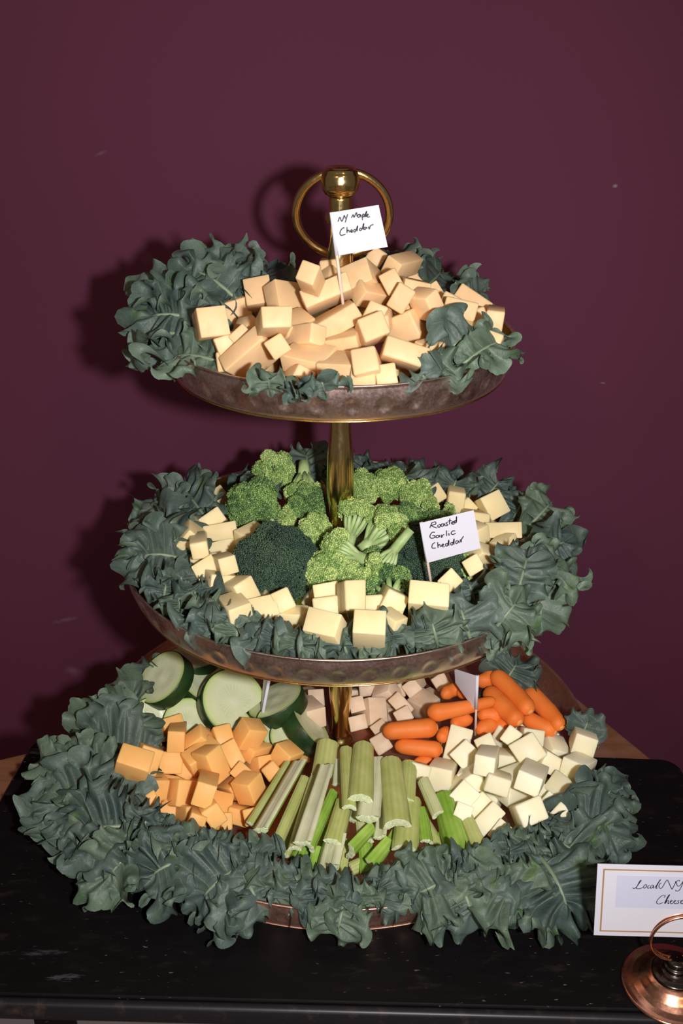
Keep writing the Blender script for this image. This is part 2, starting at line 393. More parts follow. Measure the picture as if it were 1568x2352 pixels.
KALE = '''
1090 1378 .198 1075 1335 .206|M|.044|.006|c|1|0|small kale piece right of the flagged yellow cube
1180 1190 .204 1200 1150 .212|M|.040|.006|c|1|2|small kale piece right of the upper right yellow cube
480 790 0.374 330 795 0.368|T|0.061|.014|-|1|0|curly kale leaf at the left end of the top tray, lowest of the clump
480 750 0.382 310 742 0.384|T|0.061|.012|-|1|2|curly kale leaf pointing far left off the top tray
495 700 0.392 340 665 0.398|T|0.057|.012|-|1|0|curly kale leaf at top left of the top tray, above the far-left leaf
545 690 0.396 425 620 0.412|T|0.056|.010|-|1|2|curly kale leaf rising behind the left cheese of the top tray
575 700 0.392 510 588 0.412|T|0.048|.008|c|1|0|tallest kale leaf standing at the back left of the top tray
620 700 0.392 610 620 0.4|T|0.044|.006|c|1|2|kale leaf behind the upright cheddar block on the top tray
500 830 0.37 385 832 0.362|T|0.041|.008|-|1|1|small green kale leaf over the left rim of the top tray
905 660 0.388 900 583 0.402|T|0.044|.006|c|1|2|kale leaf behind the post at the back of the top tray
960 680 0.384 1015 622 0.386|T|0.044|.008|c|1|2|dark kale leaf at the back right of the top tray
1040 700 0.38 1105 668 0.378|T|0.040|.006|c|1|0|small kale leaf at the far right back of the top tray
1010 817 0.374 1085 762 0.384|T|.044|.012|c|.9|0|kale leaf standing inside the right front rim of the top tray
1070 830 0.374 1160 790 0.376|T|.036|.008|-|.9|1|kale leaf lying along the right front rim of the top tray
435 1215 0.21 345 1150 0.216|M|0.052|.010|c|1|0|kale leaf at the back left edge of the middle tray
480 1200 0.214 415 1112 0.222|M|0.050|.008|c|1|2|kale leaf standing behind the back left cubes of the middle tray
430 1290 0.206 295 1292 0.206|M|0.059|.012|-|1|0|kale leaf reaching far left off the middle tray
430 1250 0.208 345 1210 0.212|M|0.049|.010|-|1|2|kale leaf beside the big yellow cube at left of the middle tray
1005 1482 0.194 985 1400 0.216|M|.046|.012|c|1|1|kale leaf with frilled top right of the flagged cube
1080 1468 0.196 1050 1375 0.218|M|.052|.010|c|.9|0|large flat kale leaf with pale midrib at right front of the middle tray
1135 1445 0.2 1190 1378 0.212|M|.046|.012|c|1|1|kale leaf above the right front rim of the middle tray
1182 1385 0.206 1215 1262 0.226|M|.046|.010|c|.8|0|tall kale leaf with pale midrib beside the right yellow slab
1222 1340 0.21 1282 1318 0.204|M|.050|.012|-|.9|1|kale leaf spreading off the right end of the middle tray
1245 1330 0.206 1240 1450 0.168|M|0.040|.010|c|.9|1|kale leaf drooping below the right end of the middle tray
1150 1425 0.202 1168 1478 0.176|M|.036|.010|c|1|1|kale leaf hanging over the right front rim of the middle tray
1232 1265 0.21 1296 1245 0.206|M|.046|.010|c|1|2|dark kale leaf pointing far right off the middle tray
1218 1205 0.212 1262 1158 0.216|M|.044|.010|c|1|1|green kale leaf at the back right of the middle tray
1112 1148 0.212 1150 1100 0.222|M|.040|.008|c|1|2|kale leaf behind the upper right yellow cube
1035 1135 0.214 1050 1095 0.226|M|.040|.008|c|1|2|kale leaf at the back of the middle tray, right of the broccoli
950 1140 0.216 955 1090 0.226|M|0.040|.006|c|1|0|kale tip behind the right broccoli of the middle tray
715 1110 0.22 700 1030 0.236|M|0.040|.006|c|.8|0|kale leaf standing behind the topmost broccoli floret
770 1110 0.22 750 1043 0.232|M|0.032|.006|c|.8|2|dark kale leaf just left of the middle post
620 1130 0.22 590 1085 0.23|M|0.032|.006|c|.8|2|kale tip behind the topmost broccoli, on its left
335 1650 0.04 275 1575 0.066|B|.048|.012|c|1|1|kale leaf at back left of the bottom tray, beside the cucumbers
315 1705 0.042 205 1645 0.06|B|0.060|.012|c|1|1|kale leaf left of the cucumbers on the bottom tray
345 1740 0.042 180 1720 0.052|B|0.078|.012|-|.7|0|broad smooth kale leaf left of the orange cheddar
305 1800 0.04 95 1775 0.044|B|0.057|.016|-|.9|1|kale leaf folded flat at the far left of the bottom tray
305 1850 0.036 85 1860 0.03|B|0.066|.014|-|1|0|kale leaf pointing farthest left off the bottom tray
325 1900 0.034 160 1930 0.022|B|0.070|.014|-|1|2|dark kale leaf with pale veins at lower left
345 1930 0.032 225 2055 0.008|B|0.051|.012|-|1|1|kale leaf hanging down to the board at lower left
430 1975 0.032 335 2030 0.02|B|0.061|.012|-|.9|2|kale leaf between the hanging left leaf and the large front leaf
555 1990 0.034 455 2085 0.01|B|.072|.014|-|.8|2|large dark kale leaf with branching veins at the front left
560 2010 0.034 600 2090 0.014|B|0.070|.010|-|.8|0|kale leaf hanging over the left of the copper rim
790 2070 0.03 775 2140 0.01|B|0.045|.010|c|.9|1|kale leaf hanging over the centre of the copper rim
1040 2020 0.036 930 2075 0.024|B|0.062|.012|-|.7|1|broad pale green kale leaf at the front right of centre
1050 2020 0.036 1080 2120 0.01|B|0.070|.012|-|.9|0|large veined kale leaf hanging at the front right
1120 2020 0.036 1185 2095 0.012|B|0.060|.012|-|1|1|kale leaf right of the large hanging front right leaf
1240 1970 0.036 1310 2130 0.008|B|0.078|.014|-|.9|2|dark kale leaf hanging to the board near the place card
1270 1930 0.036 1350 2010 0.02|B|0.066|.012|-|1|0|kale leaf above the place card at the right of the bottom tray
1300 1900 0.036 1424 1910 0.03|B|0.066|.014|-|.9|2|kale leaf pointing farthest right off the bottom tray
1355 1880 0.04 1412 1800 0.048|B|.042|.010|c|.8|2|dark kale leaf at the right edge of the ivory cheddar
1310 1880 0.036 1400 1960 0.024|B|0.061|.012|-|1|0|kale leaf at lower right of the bottom tray, under the farthest one
1335 1690 0.038 1358 1640 0.058|B|.036|.008|c|.6|2|small smooth kale leaf at the right end of the carrots
1150 1580 0.05 1195 1512 0.068|B|0.053|.010|c|.9|2|kale leaf behind the carrots at back right
360 1565 0.05 310 1540 0.07|B|.038|.008|c|1|2|dark kale leaf behind the cucumbers at back left
339 1335 0.198 357 1289 0.206|M|0.034|.006|c|1.0|0|curly kale piece along the front rim of the middle tray, leftmost
376 1373 0.198 382 1336 0.206|M|0.038|.006|c|1.0|2|curly kale piece along the front rim of the middle tray, second from left
416 1407 0.198 410 1364 0.206|M|0.036|.006|c|1.0|1|curly kale piece along the front rim of the middle tray, third from left
462 1434 0.198 444 1400 0.206|M|0.034|.006|c|1.0|0|curly kale piece along the front rim of the middle tray, fourth from left
491 1455 0.198 503 1415 0.206|M|0.038|.006|c|1.0|2|curly kale piece along the front rim of the middle tray, fifth from left
544 1472 0.198 544 1426 0.206|M|0.036|.006|c|1.0|1|curly kale piece along the front rim of the middle tray, sixth from left
598 1482 0.198 586 1445 0.206|M|0.034|.006|c|1.0|0|curly kale piece along the front rim of the middle tray, seventh from left
631 1488 0.198 649 1445 0.206|M|0.038|.006|c|1.0|2|curly kale piece along the front rim of the middle tray, eighth from left
685 1493 0.198 691 1459 0.206|M|0.036|.006|c|1.0|1|curly kale piece along the front rim of the middle tray, ninth from left
740 1495 0.198 734 1455 0.206|M|0.034|.006|c|1.0|0|curly kale piece along the front rim of the middle tray, tenth from left
795 1497 0.198 777 1451 0.206|M|0.038|.006|c|1.0|2|curly kale piece along the front rim of the middle tray, eleventh from left
829 1494 0.198 841 1456 0.206|M|0.036|.006|c|1.0|1|curly kale piece along the front rim of the middle tray, twelfth from left
884 1489 0.198 884 1446 0.206|M|0.034|.006|c|1.0|0|curly kale piece along the front rim of the middle tray, thirteenth from left
937 1472 0.198 925 1438 0.206|M|0.038|.006|c|1.0|2|curly kale piece along the front rim of the middle tray, fourteenth from left
379 1305 0.2 391 1259 0.21|M|0.034|.006|c|1.0|1|curly kale piece between the left rim and cheddar of the middle tray, leftmost
416 1347 0.2 416 1310 0.21|M|0.038|.006|c|1.0|0|curly kale piece between the left rim and cheddar of the middle tray, second from left
455 1388 0.2 443 1345 0.21|M|0.036|.006|c|1.0|2|curly kale piece between the left rim and cheddar of the middle tray, third from left
479 1421 0.2 497 1387 0.21|M|0.034|.006|c|1.0|1|curly kale piece between the left rim and cheddar of the middle tray, fourth from left
533 1446 0.2 539 1406 0.21|M|0.038|.006|c|1.0|0|curly kale piece between the left rim and cheddar of the middle tray, fifth from left
618 893 0.366 615 845 0.384|T|.030|.004|c|1|1|small kale tip at the top tray front rim, left of the other
745 898 0.366 735 858 0.384|T|.032|.004|c|1|0|small kale tip at the top tray front rim, just left of centre
700 898 0.366 695 868 0.38|T|.026|.004|c|1|2|lowest small kale tip at the top tray front rim
975 868 0.37 955 845 0.378|T|.036|.005|c|1|0|small kale piece at the right front rim beside the pale chunk
1010 858 0.37 1030 830 0.378|T|.036|.005|c|1|1|curly kale piece inside the right front rim of the top tray
326 1912 0.034 344 1862 0.044|B|0.038|.006|c|1.0|0|curly kale piece along the lower edge of the orange cheddar, leftmost
367 1943 0.034 373 1902 0.044|B|0.042|.006|c|1.0|2|curly kale piece along the lower edge of the orange cheddar, second from left
416 1961 0.034 410 1914 0.044|B|0.040|.006|c|1.0|1|curly kale piece along the lower edge of the orange cheddar, third from left
466 1971 0.034 448 1933 0.044|B|0.038|.006|c|1.0|0|curly kale piece along the lower edge of the orange cheddar, fourth from left
497 1977 0.034 509 1933 0.044|B|0.042|.006|c|1.0|2|curly kale piece along the lower edge of the orange cheddar, fifth from left
548 1973 0.034 548 1923 0.044|B|0.040|.006|c|1.0|1|curly kale piece along the lower edge of the orange cheddar, sixth from left
598 1982 0.034 586 1941 0.044|B|0.038|.006|c|1.0|0|curly kale piece along the lower edge of the orange cheddar, seventh from left
647 2017 0.028 653 1967 0.04|B|0.038|.006|c|1.0|2|curly kale piece below the celery and ivory cheddar, leftmost
695 2038 0.028 689 1997 0.04|B|0.042|.006|c|1.0|1|curly kale piece below the celery and ivory cheddar, second from left
742 2057 0.028 724 2010 0.04|B|0.040|.006|c|1.0|0|curly kale piece below the celery and ivory cheddar, third from left
769 2070 0.028 781 2032 0.04|B|0.038|.006|c|1.0|2|curly kale piece below the celery and ivory cheddar, fourth from left
820 2072 0.028 820 2028 0.04|B|0.042|.006|c|1.0|1|curly kale piece below the celery and ivory cheddar, fifth from left
871 2064 0.028 859 2014 0.04|B|0.040|.006|c|1.0|0|curly kale piece below the celery and ivory cheddar, sixth from left
898 2048 0.028 916 2007 0.04|B|0.038|.006|c|1.0|2|curly kale piece below the celery and ivory cheddar, seventh from left
946 2030 0.028 952 1983 0.04|B|0.042|.006|c|1.0|1|curly kale piece below the celery and ivory cheddar, eighth from left
996 2018 0.028 990 1980 0.04|B|0.040|.006|c|1.0|0|curly kale piece below the celery and ivory cheddar, ninth from left
1046 2011 0.028 1028 1967 0.04|B|0.038|.006|c|1.0|2|curly kale piece below the celery and ivory cheddar, tenth from left
1077 2006 0.028 1089 1956 0.04|B|0.042|.006|c|1.0|1|curly kale piece below the celery and ivory cheddar, eleventh from left
1126 1992 0.028 1126 1951 0.04|B|0.040|.006|c|1.0|0|curly kale piece below the celery and ivory cheddar, twelfth from left
1174 1975 0.028 1162 1928 0.04|B|0.038|.006|c|1.0|2|curly kale piece below the celery and ivory cheddar, thirteenth from left
1201 1957 0.028 1219 1919 0.04|B|0.042|.006|c|1.0|1|curly kale piece below the celery and ivory cheddar, fourteenth from left
1248 1941 0.028 1254 1897 0.04|B|0.040|.006|c|1.0|0|curly kale piece below the celery and ivory cheddar, fifteenth from left
454 2010 0.024 466 1964 0.032|B|0.039|.006|c|1.0|1|curly kale on the lower front row of the bottom tray, leftmost
518 2017 0.024 518 1980 0.032|B|0.045|.006|c|1.0|0|curly kale on the lower front row of the bottom tray, second from left
581 2038 0.024 569 1995 0.032|B|0.042|.006|c|1.0|2|curly kale on the lower front row of the bottom tray, third from left
621 2059 0.024 639 2025 0.032|B|0.039|.006|c|1.0|1|curly kale on the lower front row of the bottom tray, fourth from left
683 2076 0.024 689 2036 0.032|B|0.045|.006|c|1.0|0|curly kale on the lower front row of the bottom tray, fifth from left
748 2087 0.024 742 2041 0.032|B|0.042|.006|c|1.0|2|curly kale on the lower front row of the bottom tray, sixth from left
814 2090 0.024 796 2053 0.032|B|0.039|.006|c|1.0|1|curly kale on the lower front row of the bottom tray, seventh from left
859 2085 0.024 871 2042 0.032|B|0.045|.006|c|1.0|0|curly kale on the lower front row of the bottom tray, eighth from left
921 2068 0.024 921 2034 0.032|B|0.042|.006|c|1.0|2|curly kale on the lower front row of the bottom tray, ninth from left
985 2058 0.024 973 2018 0.032|B|0.039|.006|c|1.0|1|curly kale on the lower front row of the bottom tray, tenth from left
556 1136 0.204 574 1094 0.214|M|0.034|.006|c|1.0|2|curly kale on the middle tray's back rim, left of the post, leftmost
611 1120 0.204 617 1087 0.214|M|0.038|.006|c|1.0|2|curly kale on the middle tray's back rim, left of the post, second from left
669 1108 0.204 663 1069 0.214|M|0.036|.006|c|1.0|2|curly kale on the middle tray's back rim, left of the post, third from left
821 1100 0.204 839 1058 0.214|M|0.034|.006|c|1.0|2|curly kale on the middle tray's back rim, right of the post, leftmost
879 1102 0.204 885 1069 0.214|M|0.038|.006|c|1.0|2|curly kale on the middle tray's back rim, right of the post, second from left
936 1109 0.204 930 1070 0.214|M|0.036|.006|c|1.0|2|curly kale on the middle tray's back rim, right of the post, third from left
992 1118 0.204 974 1088 0.214|M|0.034|.006|c|1.0|2|curly kale on the middle tray's back rim, right of the post, fourth from left
1029 1125 0.204 1041 1089 0.214|M|0.038|.006|c|1.0|2|curly kale on the middle tray's back rim, right of the post, fifth from left
'''
BROC = '''
631 1082 .232|-.1 .75 .7|.0165|.010|l|.00092|20|1.9|topmost broccoli floret, round and light green, at the back left
582 1158 .222|-.45 .35 .85|.0205|.012|m|.00092|24|1.8|round broccoli floret beside the back left cheddar cubes
697 1122 .226|.0 -.9 .45|.0170|.012|l|.00088|16|1.3|upside-down broccoli floret with its stem pointing up, left of post
708 1160 .220|.1 .35 .9|.0150|.010|m|.00085|20|1.8|mid green broccoli floret just left of the middle post
652 1186 .214|.85 .35 .4|.0100|.016|l|.00090|12|1.4|small broccoli piece with its stem pointing left
721 1222 .214|.1 .4 .9|.0135|.010|l|.00088|18|1.8|light green broccoli floret left of the post foot
636 1302 .207|-.15 .25 .95|.0285|.012|d|.00068|40|1.75|largest broccoli floret, a dark bluish crown
752 1322 .206|.0 .3 .95|.0165|.010|l|.00088|20|1.8|light broccoli floret right beside the large dark crown
826 1123 .226|.2 .6 .75|.0140|.010|l|.00088|18|1.8|light broccoli floret just right of the middle post
892 1117 .226|.1 .7 .7|.0150|.010|l|.00092|20|1.8|light broccoli floret second right of the post, at the back
955 1145 .222|.3 .6 .7|.0135|.010|l|.00088|18|1.8|light broccoli floret rightmost of the back row
815 1195 .226|.25 .9 -.15|.0165|.020|l|.00085|14|1.2|broccoli floret with an upright thick stem in front of the post
880 1222 .220|.55 .45 -.35|.0190|.010|l|.00085|18|1.5|fan-shaped broccoli floret showing its cut branches
930 1190 .218|.3 .5 .8|.0125|.010|m|.00085|18|1.8|mid green broccoli floret above the flag's left corner
975 1170 .218|.45 .75 -.1|.0110|.014|l|.00090|12|1.4|small fan broccoli piece above the flag
785 1265 .220|-.9 .35 -.05|.0155|.026|l|.00085|14|1.25|broccoli floret lying sideways with its stem pointing right
884 1290 .218|-.6 -.75 .0|.0130|.020|l|.00085|14|1.25|broccoli piece with its stem pointing up right, left of flag
972 1272 .207|.1 .3 .95|.0215|.010|d|.00075|30|1.75|dark broccoli crown behind the left half of the flag
1020 1303 .204|.4 .2 .9|.0150|.010|d|.00080|22|1.75|dark broccoli crown below the flag
897 1362 .203|.05 .1 -.9|.0175|.004|m|.00085|20|1.7|broccoli floret turned to show its star of branches, front centre
1062 1302 .204|.3 -.3 .8|.0105|.012|l|.00085|14|1.6|pale broccoli piece below the flag's right corner
1000 1205 .214|.2 .6 .7|.0120|.008|m|.00085|16|1.8|broccoli floret hidden behind the top edge of the flag
1028 1172 .216|.8 .3 .3|.0055|.012|l|.00080|8|1.4|tiny pale broccoli sprig above the flag's right corner
812 1338 .202|.0 .3 .95|.0140|.008|l|.00088|18|1.8|light green broccoli floret above the front white cube
855 1300 .206|.1 .3 .95|.0125|.008|m|.00085|16|1.8|mid green broccoli floret in the centre of the middle tray front
'''
CARROTS = '''
235 525 .046 535 500 .050|92 112|large baby carrot lying sideways just right of the lowest post
300 600 .036 560 625 .036|80 100|baby carrot under the large sideways one, beside the celery tops
400 705 .028 520 700 .026|60 70|short carrot piece peeking out above the celery tops
478 425 .056 850 352 .060|105 55|baby carrot with a pale tapered tip behind the right flag pick
835 205 .062 1045 420 .056|105 95|long baby carrot slanting from the top back of the pile
1015 300 .050 1215 505 .046|115 85|rightmost baby carrot, slanting down to the kale
800 295 .054 985 480 .050|105 105|baby carrot crossing the middle of the pile, blunt end down
745 260 .056 835 195 .058|85 95|baby carrot at the very top, left of the long slanting one
1000 440 .042 1180 530 .040|95 85|baby carrot under the rightmost one
555 330 .050 660 285 .052|75 75|baby carrot behind the flag, farthest left at the back
640 320 .052 740 290 .054|80 70|baby carrot behind the flag, second from the left
750 430 .046 880 440 .046|85 85|short baby carrot under the tapered one, right of the pick
610 500 .042 720 450 .044|85 85|baby carrot behind the left corner of the ivory cheddar
745 530 .038 850 470 .042|80 95|round-ended baby carrot touching the top of the ivory cheddar
850 560 .032 1100 545 .032|60 70|baby carrot lying along the top edge of the ivory cheddar
545 570 .040 590 510 .040|75 75|baby carrot end right of the large sideways one
850 450 .040 930 530 .038|85 80|baby carrot in the middle, half under the crossing one
'''
CELERY = '''
60 560 .040 285 190 .044|88|20|o|leftmost celery stick, olive, against the orange cheddar
118 615 .048 350 205 .052|123|130|g|celery stick second from left, pale groove and green side
205 690 .036 385 275 .042|88|25|o|thin olive celery stick third from the left
300 690 .044 425 258 .046|88|-20|p|pale celery stick left of the widest pale one
360 690 .050 505 220 .056|123|150|p|wide pale grooved celery stick on the left side
415 690 .036 560 365 .042|100|40|g|bright green celery stick right of the wide pale one
550 650 .044 615 405 .046|135|10|o|curved olive celery stick with its round end at front left
480 240 .046 510 45 .054|159|0|o|upright olive celery stick highest at the left of the post
565 330 .040 580 180 .044|76|160|p|narrow pale celery stick under the highest left one
640 440 .058 620 85 .060|94|15|o|narrow olive celery stick left of the top centre one
700 375 .064 720 55 .066|153|0|o|topmost centre celery stick directly below the post
748 550 .046 790 185 .050|147|170|p|grey-green grooved celery stick under the top centre one
915 525 .060 875 145 .062|177|0|o|wide olive celery stick right of centre, on top
985 400 .048 1000 170 .052|112|10|o|celery stick behind the wide olive one, near the carrots
975 680 .044 1000 375 .046|177|5|o|wide tan celery stick below the carrots at right
1150 490 .054 1060 285 .058|88|-20|p|short pale celery stick slanting beside the ivory cheddar
1110 650 .036 1080 450 .040|88|30|g|celery stick with a rough brown end, right of the wide tan one
1260 730 .034 1160 370 .040|177|-25|g|dark green celery stick partly under the ivory cheddar
1390 720 .034 1300 500 .038|129|-30|o|rightmost olive celery stick, below the ivory cheddar
735 640 .034 720 520 .036|112|15|p|short pale celery end below the grooved centre stick
825 650 .034 850 470 .038|100|150|g|celery stick with a bright green crescent end at centre
530 850 .028 575 660 .032|177|140|g|lowest celery stick at front left of centre, pale and green
665 740 .034 790 600 .036|141|70|g|dark green celery stick with a frayed white end facing left
790 830 .026 900 680 .032|141|60|g|celery stick at front centre pointing down to the kale
900 690 .030 960 560 .034|100|40|g|celery stick end tucked left of the wide tan one
655 550 .030 690 450 .034|94|160|p|small grey celery end in the gap at centre
430 830 .024 455 690 .030|94|20|g|celery stick low behind the kale at front left
650 830 .018 760 780 .020|94|10|o|celery stick lowest in the gap at front centre
180 720 .020 310 480 .026|95|-30|g|celery stick in the under layer, leftmost
260 740 .020 370 500 .026|105|17|o|celery stick in the under layer, second from left
340 760 .020 430 540 .026|115|4|g|celery stick in the under layer, third from left
460 780 .020 520 560 .026|95|-9|g|celery stick in the under layer, fourth from left
560 860 .020 595 640 .026|105|-22|o|celery stick in the under layer, fifth from left
760 840 .020 745 660 .026|115|25|g|celery stick in the under layer, sixth from left
1020 720 .020 940 500 .026|95|12|g|celery stick in the under layer, seventh from left
1180 740 .020 1060 520 .026|105|-1|o|celery stick in the under layer, eighth from left
1330 770 .020 1172 600 .026|115|-14|g|celery stick in the under layer, rightmost
'''
CUKES = '''
350 255 .076|-.50 .55 .62|.0250|.013|-|leftmost upright cucumber slice with its pale face to the upper left
545 128 .066|.04 .93 .30|.0235|.011|-|topmost cucumber slice lying flat, dark rind facing front
640 285 .058|.38 .78 .48|.0250|.012|-|cucumber slice under the topmost one, rind at lower left
805 405 .060|.42 .42 .78|.0285|.012|-48 .50|largest cucumber face, with one straight cut side
490 415 .046|.1 .6 .8|.0160|.010|-|small pale cucumber slice behind the two round ones
300 525 .048|.38 .22 .90|.0195|.012|-|round cucumber slice at far left above the orange cheddar
525 545 .044|.22 .45 .87|.0225|.012|-|round cucumber slice just above the orange cheddar
790 560 .042|.35 .5 .8|.0180|.012|-|cucumber slice mostly hidden under the largest face
1055 390 .054|-.38 .84 .34|.0255|.014|-|cucumber slice right of the left flag, dark rind facing front
1075 570 .040|.45 .55 .65|.0200|.010|-|cucumber slice below the left flag pick
1150 640 .034|.40 .6 .65|.0180|.010|-|lowest cucumber slice beside the orange cheddar
1285 545 .038|.74 .60 .18|.0245|.015|-|cucumber slice beside the lowest post, dark rind to the lower left
960 640 .034|.1 .6 .7|.0180|.010|-|cucumber slice sunk behind the flagged orange cube
'''
TXT1 = '''765,733 785,680 808,728 835,655;838,662 848,697;872,648 860,690 845,740;
915,690 935,652 945,682 972,628 978,674;1012,650 995,652 985,668 995,685 1010,670 1016,650 1022,682;
1035,655 1040,715;1036,665 1050,645 1060,660 1042,684;1064,682 1075,640 1088,612 1078,650 1078,678;
1086,668 1104,655 1098,645 1088,660 1097,680 1125,673;
838,800 815,805 790,840 788,872 802,885 850,873;866,790 865,860;866,842 880,825 890,835 893,852;
905,845 925,835 920,822 908,830 912,850 932,846;965,825 950,820 940,835 950,848 966,832 985,775 978,842;
1030,812 1014,805 1007,825 1018,832 1035,810 1055,748 1045,820;1078,795 1062,795 1056,815 1070,818 1085,795 1092,812;
1105,785 1117,815 1125,785 1140,770 1165,762'''
TXT2 = '''635,540 648,505;645,508 670,500 672,515 645,525 682,540;690,520 685,530 697,535 703,520 692,515;
725,512 710,515 708,528 720,528 728,512 734,528;752,502 739,508 750,520 738,526;764,478 761,518;752,496 776,490;
775,510 790,503 784,497 774,508 782,516 794,512;804,492 795,494 795,507 803,502 807,465 806,506;
668,568 650,568 636,590 642,605 665,602 665,588 650,590;690,588 678,588 675,602 689,600 695,586 701,600;
708,582 712,602 716,588 728,582;742,555 743,592;757,572 759,590;755,560 756,562;798,558 780,560 772,575 785,582 802,572;
670,632 652,645 650,668 674,668;685,630 688,668;687,655 698,645 704,662;711,655 725,648 718,643 711,655 720,662 731,658;
750,640 738,642 738,655 749,652 757,616 757,655;784,632 771,635 771,648 782,645 791,608 790,648;
815,620 803,625 803,640 814,636 820,622 825,636;830,612 836,632 838,615 852,592'''
TXT3 = '''1180,465 1192,472 1215,455 1235,415 1247,410 1225,440 1208,470 1240,472 1262,462;1287,440 1268,450 1268,470 1284,462 1288,442;
1312,446 1298,455 1297,470 1317,465;1338,445 1322,452 1319,470 1334,464 1342,446 1339,468 1349,467;1353,466 1385,415 1397,402 1378,430 1360,470 1374,466;
1402,428 1386,440 1385,465 1405,468 1438,414 1452,412 1478,470 1488,472 1512,425 1535,408 1542,416;
1508,424 1514,418 1522,446 1536,454 1556,436 1572,412;1573,410 1556,456 1538,486 1518,492 1510,482;
1424,542 1430,525 1405,528 1372,560 1366,585 1388,590 1416,578;1424,588 1452,532 1466,520 1442,562 1430,588 1450,564 1458,570 1452,588 1463,584;
1469,577 1485,567 1478,562 1468,578 1480,590 1492,582;1497,577 1513,567 1506,562 1496,578 1508,590 1520,582;
1540,562 1528,568 1536,582 1520,590;1549,577 1565,567 1558,562 1548,578 1560,590 1572,582;1592,562 1580,568 1588,582 1572,590'''
